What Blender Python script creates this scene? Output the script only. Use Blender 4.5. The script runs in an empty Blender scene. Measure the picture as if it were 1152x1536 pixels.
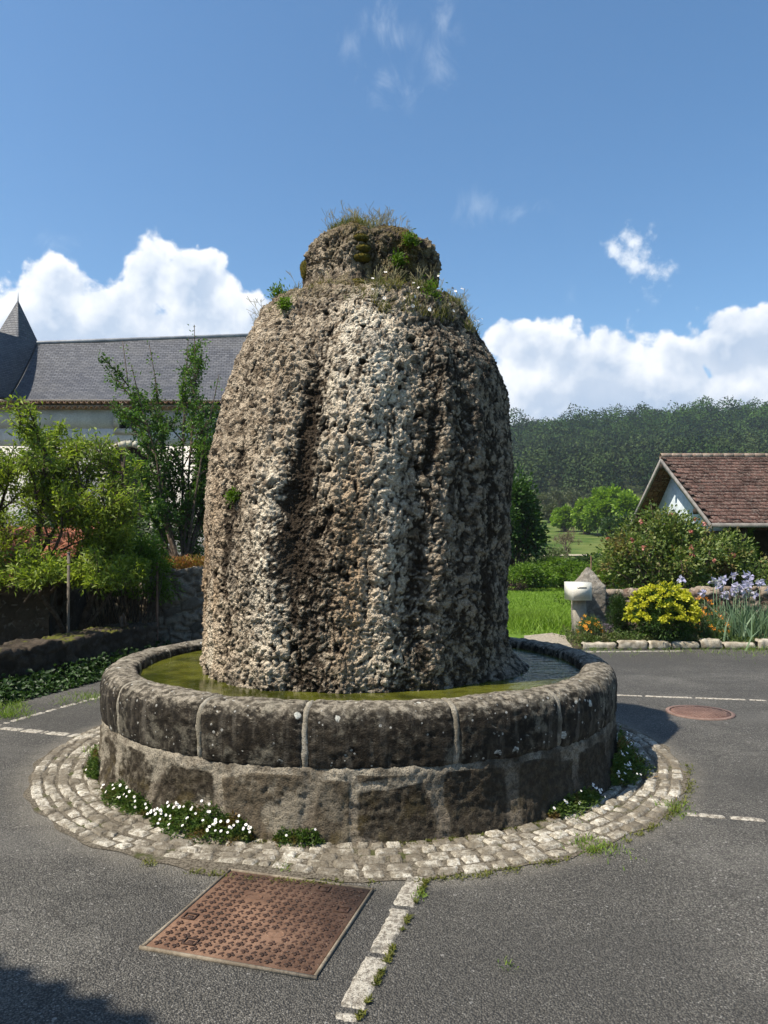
import bpy, math, random
import numpy as np
from math import radians as R, sin, cos, pi, atan2, hypot, sqrt
from mathutils import Vector, Matrix
rng = np.random.default_rng(7); random.seed(7)
scene = bpy.context.scene; col = scene.collection
# ------------------------------------------------------------------ camera
PITCH = R(2.68); FPX = 1109.0; CAMZ = 1.6
cd = bpy.data.cameras.new('camera'); cam = bpy.data.objects.new('camera', cd); col.objects.link(cam)
cam.location = (0, 0, CAMZ); cam.rotation_euler = (R(90) + PITCH, 0, 0)
cd.sensor_fit = 'VERTICAL'; cd.sensor_height = 36; cd.lens = 36 * FPX / 1536
cd.clip_start = 0.05; cd.clip_end = 5000
scene.camera = cam
def ray(px, py):
    u = (px - 576) / FPX; v = (768 - py) / FPX
    return np.array([u, cos(PITCH) - sin(PITCH) * v, sin(PITCH) + cos(PITCH) * v])
def P(px, py, Y):
    d = ray(px, py); return np.array([d[0] / d[1] * Y, Y, CAMZ + d[2] / d[1] * Y])
def G(px, py, z=0.0):
    d = ray(px, py); t = (z - CAMZ) / d[2]; return np.array([d[0] * t, d[1] * t, z])
# ------------------------------------------------------------------ node helper
class NT:
    def __init__(s, tree): s.t = tree; s.L = tree.links
    def n(s, typ, inp=None, **props):
        nd = s.t.nodes.new(typ)
        for k, v in props.items(): setattr(nd, k, v)
        for k, v in (inp or {}).items():
            sk = nd.inputs[k]
            if isinstance(v, bpy.types.NodeSocket): s.L.new(v, sk)
            else:
                if sk.type == 'RGBA' and isinstance(v, (tuple, list)) and len(v) == 3: v = (*v, 1)
                sk.default_value = v
        return nd
    def m(s, op, a, b=0.0, c=0.0, clamp=False):
        return s.n('ShaderNodeMath', {0: a, 1: b, 2: c}, operation=op, use_clamp=clamp).outputs[0]
    def vm(s, op, a, b=(0, 0, 0), out=0):
        return s.n('ShaderNodeVectorMath', {0: a, 1: b}, operation=op).outputs[out]
    def mix(s, f, a, b, blend='MIX'):
        nd = s.t.nodes.new('ShaderNodeMix'); nd.data_type = 'RGBA'; nd.blend_type = blend
        for i, v in ((0, f), (6, a), (7, b)):
            if isinstance(v, bpy.types.NodeSocket): s.L.new(v, nd.inputs[i])
            else:
                if i and len(v) == 3: v = (*v, 1)
                nd.inputs[i].default_value = v
        return nd.outputs[2]
    def rng(s, v, a, b, c=0.0, d=1.0, smooth=True):
        return s.n('ShaderNodeMapRange', {0: v, 1: a, 2: b, 3: c, 4: d}, interpolation_type='SMOOTHSTEP' if smooth else 'LINEAR').outputs[0]
    def noise(s, vec, scale, detail=3, rough=.55, dist=0.0, out=0):
        return s.n('ShaderNodeTexNoise', {'Vector': vec, 'Scale': scale, 'Detail': detail, 'Roughness': rough, 'Distortion': dist}).outputs[out]
    def vor(s, vec, scale, out='Distance', feature='F1', detail=0, rnd=1.0):
        return s.n('ShaderNodeTexVoronoi', {'Vector': vec, 'Scale': scale, 'Detail': detail, 'Randomness': rnd}, feature=feature).outputs[out]
    def sc(s, vec, k):
        return s.vm('MULTIPLY', vec, k)
    def ramp(s, f, stops):
        nd = s.n('ShaderNodeValToRGB', {0: f}); cr = nd.color_ramp
        while len(cr.elements) < len(stops): cr.elements.new(1)
        for e, (p, c) in zip(cr.elements, stops): e.position = p; e.color = (*c, 1)
        return nd.outputs[0]
    def attr(s, name): return s.n('ShaderNodeAttribute', attribute_name=name).outputs['Fac']
MATS = {}
def material(name, fn):
    if name in MATS: return MATS[name]
    m = bpy.data.materials.new(name); m.use_nodes = True; m.node_tree.nodes.clear()
    t = NT(m.node_tree); geo = t.n('ShaderNodeNewGeometry'); pos = geo.outputs['Position']
    res = fn(t, pos, geo)
    out = t.n('ShaderNodeOutputMaterial')
    if isinstance(res, bpy.types.NodeSocket): t.L.new(res, out.inputs[0])
    else:
        c, rough, h, dist = res[:4]
        p = t.n('ShaderNodeBsdfPrincipled', {'Base Color': c, 'Roughness': rough})
        p.inputs['Specular IOR Level'].default_value = res[4] if len(res) > 4 else .25
        if h is not None:
            b = t.n('ShaderNodeBump', {'Height': h, 'Distance': dist, 'Strength': 1.0}); t.L.new(b.outputs[0], p.inputs['Normal'])
        t.L.new(p.outputs[0], out.inputs[0])
    MATS[name] = m; return m
# ------------------------------------------------------------------ world
SUN_AZ = R(27); SUN_EL = R(57.5)      # sun to the left, a little behind the viewer
w = bpy.data.worlds.new('World'); scene.world = w; w.use_nodes = True; w.node_tree.nodes.clear()
t = NT(w.node_tree)
sdir = Vector((-cos(SUN_AZ) * cos(SUN_EL), -sin(SUN_AZ) * cos(SUN_EL), sin(SUN_EL)))
sky = t.n('ShaderNodeTexSky', sky_type='NISHITA'); sky.sun_disc = False; sky.sun_elevation = SUN_EL
sky.sun_rotation = atan2(sdir.x, sdir.y); sky.air_density = 1.0; sky.dust_density = 0.6; sky.ozone_density = 2.2
dirv = t.n('ShaderNodeTexCoord').outputs['Generated']
sep = t.n('ShaderNodeSeparateXYZ', {0: dirv}).outputs
az = t.m('ARCTAN2', sep[0], sep[1]); el = t.m('ARCSINE', sep[2])
ae = t.n('ShaderNodeCombineXYZ', {0: az, 1: el, 2: 0.0}).outputs[0]
wob = t.vm('MULTIPLY', t.vm('SUBTRACT', t.noise(ae, 11, 3, .5, out='Color'), (.5, .5, .5)), (.05, .05, 0))
aew = t.vm('ADD', ae, wob)
def azel(px, py):
    d = ray(px, py); return atan2(d[0], d[1]), atan2(d[2], hypot(d[0], d[1]))
def blobs(lst, smooth, vec):
    acc = None
    for (px, py, rx, ry) in lst:
        a, e = azel(px, py); sx = rx / FPX * .92; sy = ry / FPX * .92; rm = min(sx, sy) * .9
        d = t.vm('LENGTH', t.vm('MULTIPLY', t.vm('SUBTRACT', vec, (a, e, 0)), (1 / sx, 1 / sy, 0)), out='Value')
        v = t.m('MULTIPLY_ADD', d, -rm, rm)
        acc = v if acc is None else t.m('SMOOTH_MAX', acc, v, smooth)
    return acc
cum = blobs([(95, 462, 78, 78), (15, 470, 70, 62), (226, 408, 46, 66), (292, 440, 66, 72), (335, 478, 55, 45), (388, 488, 32, 40), (158, 478, 70, 66), (180, 570, 320, 110),
             (788, 532, 70, 62), (738, 570, 45, 62), (850, 552, 58, 56), (925, 546, 80, 58), (1010, 552, 70, 52), (1095, 532, 66, 62), (1150, 520, 60, 58), (950, 640, 330, 100),
             (1330, 560, 200, 120), (1700, 620, 300, 90), (-250, 560, 220, 110)], .012, aew)
def billow(off):
    v = t.vm('ADD', t.vm('ADD', ae, off), t.vm('MULTIPLY', wob, (.5, .5, 0)))
    a = t.vor(v, 17, 'Distance', 'SMOOTH_F1', 3.2)
    b = t.noise(v, 26, 6, .58)
    return t.m('ADD', t.m('MULTIPLY', a, -.040), t.m('MULTIPLY', b, .040))
b0 = billow((0, 0, 0)); b1 = billow((-.006, .011, 0))
dens = t.m('ADD', cum, t.m('ADD', b0, .016))
alpha = t.rng(dens, 0.0, .010)
core = t.rng(dens, 0.0, .06)
light = t.m('MULTIPLY_ADD', t.m('SUBTRACT', b0, b1), 34.0, .50, clamp=True)
big = t.noise(t.vm('ADD', ae, (3.1, 1.7, 0)), 7.5, 4, .5)
bigd = t.m('SUBTRACT', big, t.noise(t.vm('ADD', ae, (3.1 - .012, 1.7 + .03, 0)), 7.5, 4, .5))
light = t.m('ADD', light, t.m('MULTIPLY', bigd, 2.6))
light = t.m('SUBTRACT', light, t.m('MULTIPLY', t.m('MULTIPLY', core, t.rng(big, .40, .62)), .95), clamp=True)
low = t.rng(el, .10, .26)
light = t.m('MULTIPLY', light, t.m('MULTIPLY_ADD', low, .30, .70))
light = t.m('ADD', light, t.m('MULTIPLY', t.m('SUBTRACT', 1.0, core), .35), clamp=True)
ccol = t.mix(light, (.34, .42, .54), (.69, .71, .74))
# small ragged cloud and thin wisps
f1 = t.noise(ae, 30, 6, .62); f2 = t.noise(t.vm('MULTIPLY', ae, (1.0, .8, 1)), 22, 6, .66, 1.2)
rag = blobs([(958, 368, 26, 30), (930, 380, 27, 17), (960, 400, 26, 28), (978, 415, 20, 40)], .008, aew)
ragd = t.rng(t.m('ADD', rag, t.m('MULTIPLY', t.m('SUBTRACT', f1, .5), .07)), .0, .022)
rage = t.m('MULTIPLY', ragd, t.rng(el, azel(965, 490)[1], azel(965, 385)[1], .25, .95))
wsp = blobs([(575, 38, 34, 24), (598, 58, 28, 16), (535, 64, 22, 20), (665, 40, 22, 50), (650, 90, 28, 34), (682, 50, 10, 22), (615, 150, 16, 28), (575, 130, 30, 20), (712, 312, 42, 22), (790, 316, 34, 10), (850, 427, 7, 8), (75, 355, 24, 12)], .006, aew)
wspd = t.m('MULTIPLY', t.rng(t.m('ADD', wsp, t.m('MULTIPLY', t.m('SUBTRACT', f2, .5), .075)), -.005, .04), .27)
hsv = t.n('ShaderNodeHueSaturation', {'Hue': .4955, 'Saturation': 1.20, 'Value': 1.0, 'Color': sky.outputs[0]}).outputs[0]
skyc = t.mix(1.0, hsv, (.112, .112, .112), 'MULTIPLY')
skyc = t.mix(wspd, skyc, (.60, .66, .72)); skyc = t.mix(rage, skyc, (.62, .66, .71)); skyc = t.mix(alpha, skyc, ccol)
bg = t.n('ShaderNodeBackground', {'Color': skyc, 'Strength': 1.0}); ow = t.n('ShaderNodeOutputWorld'); t.L.new(bg.outputs[0], ow.inputs[0])
w.cycles.sampling_method = 'MANUAL'; w.cycles.sample_map_resolution = 512
sd = bpy.data.lights.new('sun', 'SUN'); so = bpy.data.objects.new('sun', sd); col.objects.link(so)
sd.energy = 4.9; sd.angle = R(.53); sd.color = (1.0, .92, .79)
so.rotation_euler = (-sdir).to_track_quat('-Z', 'Y').to_euler(); so.location = (-8, -5, 20)
scene.view_settings.view_transform = 'Standard'; scene.view_settings.look = 'None'; scene.view_settings.gamma = 1
scene.view_settings.exposure = 0.66
scene.render.engine = 'CYCLES'; scene.cycles.max_bounces = 6; scene.cycles.diffuse_bounces = 3; scene.cycles.transparent_max_bounces = 8
# ------------------------------------------------------------------ numpy noise
def _h(ix, iy, iz, s):
    h = (ix.astype(np.int64) * 374761393 + iy.astype(np.int64) * 668265263 + iz.astype(np.int64) * 2147483647 + s * 974711) & 0xffffffff
    h = ((h ^ (h >> 13)) * 1274126177) & 0xffffffff
    h = ((h ^ (h >> 16)) * 2246822519) & 0xffffffff
    return h ^ (h >> 15)
def vnoise(p, s=0):       # gradient noise, about -1..1
    i = np.floor(p).astype(np.int64); f = p - i; u = f * f * f * (f * (f * 6 - 15) + 10); r = 0
    for dx in (0, 1):
        for dy in (0, 1):
            for dz in (0, 1):
                h = _h(i[:, 0] + dx, i[:, 1] + dy, i[:, 2] + dz, s)
                g = np.stack([(h & 1023) / 511.5 - 1, ((h >> 10) & 1023) / 511.5 - 1, ((h >> 20) & 1023) / 511.5 - 1], 1)
                d = ((f - np.array([dx, dy, dz])) * g).sum(1)
                wx = u[:, 0] if dx else 1 - u[:, 0]; wy = u[:, 1] if dy else 1 - u[:, 1]; wz = u[:, 2] if dz else 1 - u[:, 2]
                r = r + d * wx * wy * wz
    return r * 1.3
def fbm(p, o=4, s=0, g=.5):
    a = 1; r = 0; tot = 0
    for k in range(o): r = r + a * vnoise(p * 2 ** k + 17.3 * k, s + k); tot += a; a *= g
    return r / tot
def worley(p, s=0, jit=1.0):
    i = np.floor(p).astype(np.int64); n = len(p); F1 = np.full(n, 9.); F2 = np.full(n, 9.); idr = np.zeros(n)
    for dx in (-1, 0, 1):
        for dy in (-1, 0, 1):
            for dz in (-1, 0, 1):
                c = i + np.array([dx, dy, dz]); h = _h(c[:, 0], c[:, 1], c[:, 2], s)
                q = c + .5 + jit * (np.stack([(h & 1023) / 1023., ((h >> 10) & 1023) / 1023., ((h >> 20) & 1023) / 1023.], 1) - .5)
                d = np.sqrt(((p - q) ** 2).sum(1)); nw = d < F1
                F2 = np.where(nw, F1, np.minimum(F2, d)); idr = np.where(nw, ((h >> 5) & 4095) / 4095., idr); F1 = np.where(nw, d, F1)
    return F1, F2, idr
# ------------------------------------------------------------------ mesh helper
def wloc(o):
    v = np.zeros(3)
    while o is not None: v += np.array(o.location); o = o.parent
    return v
def mk(name, V, F, mat, parent=None, smooth=False, attrs=None, origin=None, mi=None):
    V = np.asarray(V, dtype=np.float64).reshape(-1, 3)
    if isinstance(F, np.ndarray): F = [F]
    F = [np.asarray(f, dtype=np.int64) for f in F if len(f)]
    me = bpy.data.meshes.new(name)
    if parent is not None: off = wloc(parent)
    elif origin is not None: off = np.array(origin, dtype=float)
    else: off = np.zeros(3)
    V = V - off
    nl = sum(f.size for f in F); nf = sum(len(f) for f in F)
    me.vertices.add(len(V)); me.vertices.foreach_set('co', V.astype(np.float32).ravel())
    me.loops.add(nl); me.loops.foreach_set('vertex_index', np.concatenate([f.ravel() for f in F]).astype(np.int32))
    tot = np.concatenate([np.full(len(f), f.shape[1]) for f in F]); st = np.concatenate([[0], np.cumsum(tot)[:-1]])
    me.polygons.add(nf); me.polygons.foreach_set('loop_start', st.astype(np.int32)); me.polygons.foreach_set('loop_total', tot.astype(np.int32))
    if smooth: me.polygons.foreach_set('use_smooth', np.ones(nf, dtype=bool))
    if mi is not None: me.polygons.foreach_set('material_index', np.asarray(mi, dtype=np.int32))
    for k, a in (attrs or {}).items():
        at = me.attributes.new(k, 'FLOAT', 'POINT'); at.data.foreach_set('value', np.asarray(a, dtype=np.float32))
    me.update(calc_edges=True); me.validate()
    for m in (mat if isinstance(mat, (list, tuple)) else [mat]): me.materials.append(m)
    o = bpy.data.objects.new(name, me); col.objects.link(o)
    if parent is not None: o.parent = parent
    else: o.location = off
    return o
def tag(o, label=None, cat=None, group=None, kind=None):
    if label: o['label'] = label
    if cat: o['category'] = cat
    if group: o['group'] = group
    if kind: o['kind'] = kind
    return o
def thing(name, label, cat, loc, group=None):
    o = bpy.data.objects.new(name, None); col.objects.link(o); o.location = tuple(float(v) for v in loc); o.empty_display_size = .2
    return tag(o, label, cat, group)
def struct(name, V, F, mat, **k): return tag(mk(name, V, F, mat, **k), kind='structure')
def stuff(name, V, F, mat, label, cat, **k): return tag(mk(name, V, F, mat, **k), label, cat, kind='stuff')
class B:
    def __init__(s): s.V = []; s.F = {}; s.n = 0
    def add(s, V, *Fs):
        V = np.asarray(V, float).reshape(-1, 3)
        for F in Fs:
            F = np.asarray(F, dtype=np.int64)
            if len(F): s.F.setdefault(F.shape[1], []).append(F + s.n)
        s.V.append(V); s.n += len(V); return s
    def box(s, c, d, rz=0, M=None, taper=1.0):
        q = np.array([[-1, -1, -1], [1, -1, -1], [1, 1, -1], [-1, 1, -1], [-1, -1, 1], [1, -1, 1], [1, 1, 1], [-1, 1, 1]], float)
        q[4:, :2] *= taper; q = q * np.array(d) / 2
        if rz: cc, ss = cos(rz), sin(rz); q = q @ np.array([[cc, ss, 0], [-ss, cc, 0], [0, 0, 1]])
        if M is not None: q = q @ np.asarray(M).T
        return s.add(q + np.array(c), [[0, 3, 2, 1], [4, 5, 6, 7], [0, 1, 5, 4], [1, 2, 6, 5], [2, 3, 7, 6], [3, 0, 4, 7]])
    def grid(s, A, cu=False, cv=False):
        n, m = A.shape[:2]; I = np.arange(n * m).reshape(n, m)
        if cu: I = np.vstack([I, I[:1]])
        if cv: I = np.hstack([I, I[:, :1]])
        return s.add(A.reshape(-1, 3), np.stack([I[:-1, :-1], I[1:, :-1], I[1:, 1:], I[:-1, 1:]], -1).reshape(-1, 4))
    def segs(s, a, b, ra, rb, k=5):
        a = np.asarray(a, float).reshape(-1, 3); b = np.asarray(b, float).reshape(-1, 3); n = len(a)
        ra = np.broadcast_to(ra, n); rb = np.broadcast_to(rb, n)
        d = b - a; d = d / (np.linalg.norm(d, axis=1, keepdims=True) + 1e-9)
        up = np.where(np.abs(d[:, 2:3]) < .9, [[0., 0, 1]], [[1., 0, 0]]); x = np.cross(d, up); x /= np.linalg.norm(x, axis=1, keepdims=True); y = np.cross(d, x)
        an = np.arange(k) * 2 * pi / k; ring = x[:, None] * np.cos(an)[None, :, None] + y[:, None] * np.sin(an)[None, :, None]
        V = np.concatenate([a[:, None] + ring * ra[:, None, None], b[:, None] + ring * rb[:, None, None]], 1)
        j = np.arange(k); f = np.stack([j, (j + 1) % k, (j + 1) % k + k, j + k], 1)[::-1]
        F = (np.arange(n)[:, None, None] * 2 * k + f[None]).reshape(-1, 4)
        caps = np.stack([np.arange(n)[:, None] * 2 * k + k + j[None]], 1).reshape(n, k)
        return s.add(V, F, caps)
    def get(s): return np.concatenate(s.V), [np.concatenate(v) for v in s.F.values()]
    def mk(s, name, mat, parent=None, **k):
        V, F = s.get(); return mk(name, V, F, mat, parent, **k)
def unit(v): return v / (np.linalg.norm(v, axis=-1, keepdims=True) + 1e-9)
def leaves(pos, d, length, width, r=None, fold=.25, up=None):
    """folded pointed leaves, two triangles each"""
    r = r or rng; n = len(pos); L = length * r.uniform(.65, 1.2, n)[:, None]; W = width * r.uniform(.7, 1.2, n)[:, None]
    d = unit(d); up = unit(r.normal(size=(n, 3)) + (np.array([0, 0, 1.1]) if up is None else up)); sx = unit(np.cross(d, up)); nn = np.cross(sx, d)
    mid = pos + d * L * .5 - nn * L * .05
    V = np.stack([pos, mid + sx * W / 2 + nn * W * fold, pos + d * L - nn * L * .18, mid - sx * W / 2 + nn * W * fold], 1).reshape(-1, 3)
    b = np.arange(n)[:, None] * 4
    return V, np.concatenate([b + [0, 1, 2], b + [0, 2, 3]])
def rocky(V, N, cell, amp, stretch=(1, 1, 1.5), seed=0, fine=.006, warp=.25, joint=.13):
    q = V / cell * np.array(stretch); q = q + warp * np.stack([vnoise(q * 1.3, 5), vnoise(q * 1.3, 6), vnoise(q * 1.3, 7)], 1)
    F1, F2, idr = worley(q, seed, .8); e = np.clip((F2 - F1) / joint, 0, 1); e = e * e * (3 - 2 * e)
    h = amp * (e * (.75 + .5 * idr) - .5 + .15 * (1 - F1)) + fine * fbm(V * 22, 4, seed + 3) * 2 + .5 * fine * fbm(V * 90, 2, seed + 9)
    return V + N * h[:, None], e, idr
# ------------------------------------------------------------------ materials
def m_rock(t, pos, geo):
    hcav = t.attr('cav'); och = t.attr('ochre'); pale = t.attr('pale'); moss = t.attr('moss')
    vs = t.sc(pos, (1, 1, .35))
    n1 = t.noise(vs, 2.6, 6, .6); n2 = t.noise(pos, 14, 5, .6); n3 = t.noise(pos, 60, 4, .65); n4 = t.noise(t.vm('ADD', vs, (4, 4, 4)), 7, 5, .6)
    c = t.mix(t.rng(n1, .40, .60), (.18, .138, .095), (.37, .29, .205))
    c = t.mix(t.rng(n2, .40, .60), c, (.56, .465, .345))
    c = t.mix(t.m('MULTIPLY', pale, t.rng(n2, .33, .55)), c, (.80, .71, .56))
    c = t.mix(t.m('MULTIPLY', t.rng(n4, .54, .66), .45), c, (.25, .225, .19))
    c = t.mix(t.m('MULTIPLY', och, t.rng(n2, .35, .55)), c, (.40, .20, .055))
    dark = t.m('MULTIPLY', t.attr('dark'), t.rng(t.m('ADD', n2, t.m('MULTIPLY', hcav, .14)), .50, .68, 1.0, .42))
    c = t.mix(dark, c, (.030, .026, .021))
    c = t.mix(t.rng(hcav, .68, .14, 0, .94), c, (.026, .018, .011))  # recess shade painted into the colour, along with dirt in the pits
    c = t.mix(t.rng(n3, .38, .60, .45, 0), c, (.06, .045, .033))
    c = t.mix(t.m('MULTIPLY', moss, t.rng(n2, .40, .52)), c, t.mix(n3, (.038, .034, .012), (.13, .095, .022)))
    h = t.m('ADD', t.m('MULTIPLY', n3, .55), t.m('MULTIPLY', t.vor(pos, 70, detail=1.5), -.6))
    return c, .92, h, .022, .12
def m_coping(t, pos, geo):
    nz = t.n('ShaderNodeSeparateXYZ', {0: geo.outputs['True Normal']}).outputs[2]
    zz = t.n('ShaderNodeSeparateXYZ', {0: pos}).outputs[2]
    n1 = t.noise(pos, 3.5, 6, .6); n2 = t.noise(pos, 22, 6, .65); n3 = t.noise(pos, 120, 4, .6); st = t.noise(t.sc(pos, (1, 1, .12)), 16, 4, .6)
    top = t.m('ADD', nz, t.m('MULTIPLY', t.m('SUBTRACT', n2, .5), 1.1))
    c = t.mix(t.rng(n2, .38, .66), (.013, .010, .007), (.045, .036, .025))
    c = t.mix(t.rng(st, .50, .70, 0, .5), c, (.17, .15, .12))
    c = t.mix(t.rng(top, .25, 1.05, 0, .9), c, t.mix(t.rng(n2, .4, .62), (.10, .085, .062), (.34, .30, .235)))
    c = t.mix(t.rng(t.m('ADD', n1, t.m('MULTIPLY', n2, .4)), .74, .86, 0, .55), c, (.22, .20, .155))
    lv = t.vor(t.vm('ADD', pos, t.vm('MULTIPLY', t.noise(pos, 30, 2, .5, out='Color'), (.025, .025, .025))), 9)
    lr = t.n('ShaderNodeSeparateColor', {0: t.vor(t.vm('ADD', pos, t.vm('MULTIPLY', t.noise(pos, 30, 2, .5, out='Color'), (.025, .025, .025))), 9, 'Color')}).outputs[0]
    sz = t.m('MULTIPLY', t.rng(lr, .45, 1.0, 0.0, .26, False), 1.0)
    sp = t.rng(t.m('SUBTRACT', lv, sz), -.03, .0, 1, 0)
    c = t.mix(t.m('MULTIPLY', sp, t.rng(t.m('ADD', top, t.m('MULTIPLY', lr, .6)), .2, .75)), c, t.mix(lr, (.50, .46, .32), (.50, .50, .46)))
    lv2 = t.vor(pos, 34); lr2 = t.n('ShaderNodeSeparateColor', {0: t.vor(pos, 34, 'Color')}).outputs[1]
    sp2 = t.rng(t.m('SUBTRACT', lv2, t.rng(lr2, .72, 1, 0, .32, False)), -.04, 0, 1, 0)
    c = t.mix(t.m('MULTIPLY', sp2, .8), c, (.45, .44, .40))
    c = t.mix(t.rng(n3, .35, .5, .55, 0), c, (.02, .018, .014))
    h = t.m('ADD', n2, t.m('MULTIPLY', n3, .7))
    return c, .88, h, .014, .2
def m_mortar(t, pos, geo):
    n1 = t.noise(pos, 6, 5, .6); n2 = t.noise(pos, 90, 5, .7); zz = t.n('ShaderNodeSeparateXYZ', {0: pos}).outputs[2]
    c = t.mix(t.rng(n1, .35, .62), (.30, .265, .20), (.48, .44, .36))
    c = t.mix(t.rng(n2, .38, .55, .5, 0), c, (.14, .12, .09))
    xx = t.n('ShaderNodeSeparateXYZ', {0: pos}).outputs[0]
    c = t.mix(t.m('MULTIPLY', t.rng(xx, -.2, .9), t.rng(n1, .3, .6, .85, .35)), c, (.07, .06, .047))  # mortar darkens to the right: side shade put into the colour
    return c, .95, t.m('ADD', n2, n1), .02, .1
def m_base(t, pos, geo):
    e = t.attr('edge'); r = t.attr('cellr'); n1 = t.noise(pos, 5, 5, .6); n2 = t.noise(pos, 26, 6, .65); n3 = t.noise(pos, 110, 4, .6)
    xx = t.n('ShaderNodeSeparateXYZ', {0: pos}).outputs[0]; zz = t.n('ShaderNodeSeparateXYZ', {0: pos}).outputs[2]
    st = t.mix(r, (.024, .019, .014), (.12, .095, .066)); st = t.mix(t.rng(n2, .4, .65, 0, .7), st, (.13, .11, .08))
    mo = t.mix(t.rng(n1, .35, .62), (.13, .108, .08), (.42, .37, .29))
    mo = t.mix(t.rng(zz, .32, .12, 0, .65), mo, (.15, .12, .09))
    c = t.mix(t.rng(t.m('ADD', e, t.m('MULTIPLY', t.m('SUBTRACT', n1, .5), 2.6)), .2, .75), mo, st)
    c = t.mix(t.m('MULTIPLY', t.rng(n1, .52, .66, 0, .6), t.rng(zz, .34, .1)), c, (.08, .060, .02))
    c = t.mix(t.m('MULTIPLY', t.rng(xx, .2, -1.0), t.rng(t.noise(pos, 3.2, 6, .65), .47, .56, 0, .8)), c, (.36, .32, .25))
    c = t.mix(t.m('MULTIPLY', t.rng(xx, -.3, .7), t.rng(n2, .3, .62, .8, .3)), c, (.04, .033, .025))  # right half blackened in the colour to stand in for shade
    c = t.mix(t.rng(n3, .36, .52, .6, 0), c, (.035, .03, .022))
    return c, .93, t.m('ADD', n2, t.m('MULTIPLY', n3, .7)), .02, .1
def m_rubble(a, b, mort, moss=0.0, bump=.012):
    def f(t, pos, geo):
        e = t.attr('edge'); r = t.attr('cellr'); n2 = t.noise(pos, 18, 6, .65); n3 = t.noise(pos, 90, 4, .6); n1 = t.noise(pos, 3, 4, .6)
        c = t.mix(r, a, b); c = t.mix(t.rng(n2, .36, .66, 0, .5), c, tuple(.5 * x for x in a))
        c = t.mix(t.rng(e, .55, .15), c, mort)
        c = t.mix(t.rng(n3, .35, .55, .5, 0), c, tuple(.3 * x for x in b))
        if moss:
            nz = t.n('ShaderNodeSeparateXYZ', {0: geo.outputs['Normal']}).outputs[2]
            c = t.mix(t.m('MULTIPLY', t.rng(nz, .3, .9), t.rng(n1, .62 - .25 * moss, .68 - .2 * moss)), c, t.mix(n2, (.045, .06, .01), (.14, .13, .03)))
        return c, .93, t.m('ADD', n2, n3), bump, .12
    return f
def m_asphalt(t, pos, geo):
    p2 = t.sc(pos, (1, 1, 0)); v = t.n('ShaderNodeTexVoronoi', {'Vector': p2, 'Scale': 135.0, 'Randomness': 1.0})
    v2 = t.n('ShaderNodeTexVoronoi', {'Vector': p2, 'Scale': 46.0, 'Randomness': 1.0})
    rc = t.n('ShaderNodeSeparateColor', {0: v.outputs['Color']}).outputs; rc2 = t.n('ShaderNodeSeparateColor', {0: v2.outputs['Color']}).outputs
    n1 = t.noise(p2, .8, 6, .62); n2 = t.noise(p2, 9, 5, .6); n3 = t.noise(p2, 260, 2, .5)
    c = t.mix(rc[0], (.082, .077, .066), (.215, .202, .175))
    c = t.mix(t.rng(rc[1], .90, 1.0, 0, .9), c, (.38, .36, .32))
    c = t.mix(t.m('MULTIPLY', t.rng(rc2[1], .955, .985, 0, .8), t.rng(v2.outputs['Distance'], .42, .3)), c, (.48, .46, .42))
    c = t.mix(t.rng(v.outputs['Distance'], .42, .68, 0, .75), c, (.022, .021, .020))
    c = t.mix(t.rng(n1, .42, .66, .34, 0), c, (.035, .034, .032)); c = t.mix(t.rng(n1, .52, .72, 0, .28), c, (.20, .19, .17))
    c = t.mix(t.rng(n2, .55, .75, 0, .22), c, (.045, .043, .038))
    cr = t.vor(t.vm('ADD', p2, t.vm('MULTIPLY', t.noise(p2, 2.5, 4, .6, out='Color'), (.45, .45, 0))), .42, 'Distance', 'DISTANCE_TO_EDGE'); c = t.mix(t.m('MULTIPLY', t.rng(cr, .001, .004, .35, 0), t.rng(n1, .44, .56)), c, (.014, .013, .011))
    pt = t.noise(t.sc(p2, (.35, 1, 1)), .55, 5, .55); c = t.mix(t.rng(pt, .50, .56, 0, .30), c, (.05, .048, .044)); c = t.mix(t.rng(pt, .44, .38, 0, .25), c, (.20, .19, .17))
    # worn, dusty, mossy border beside the paving ring
    d = t.vm('LENGTH', t.vm('SUBTRACT', p2, (FC[0], FC[1], 0)), out='Value')
    dd = t.m('ADD', d, t.m('MULTIPLY', t.m('SUBTRACT', n2, .5), .22))
    c = t.mix(t.rng(dd, 2.38, 2.62, .5, 0), c, t.mix(rc[2], (.15, .135, .105), (.33, .30, .25)))
    h = t.m('SUBTRACT', t.m('MULTIPLY', rc[2], .5), v.outputs['Distance'])
    return c, .82, h, .009, .3
def m_cobble(t, pos, geo):
    r = t.attr('cellr'); n2 = t.noise(pos, 40, 6, .65); n3 = t.noise(pos, 150, 3, .6); n1 = t.noise(pos, 3, 4, .6)
    c = t.mix(t.rng(n2, .40, .60), t.mix(r, (.22, .19, .145), (.36, .32, .25)), t.mix(r, (.42, .385, .31), (.68, .64, .55)))
    c = t.mix(t.rng(t.m('ADD', n1, t.m('MULTIPLY', t.m('SUBTRACT', t.noise(pos, 14, 4, .6), .5), .5)), .42, .58, .8, 0), c, (.135, .112, .08))
    c = t.mix(t.rng(n3, .36, .5, .6, 0), c, (.07, .06, .045))
    return c, .85, t.m('ADD', n2, t.m('MULTIPLY', n3, .6)), .012, .2
def m_bed(t, pos, geo):
    n1 = t.noise(pos, 4, 5, .6); n2 = t.noise(pos, 80, 5, .7)
    c = t.mix(t.rng(n2, .35, .62), (.05, .04, .028), (.20, .175, .135))
    c = t.mix(t.rng(n1, .56, .66, 0, .8), c, (.055, .065, .015))
    return c, .95, n2, .012, .1
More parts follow.
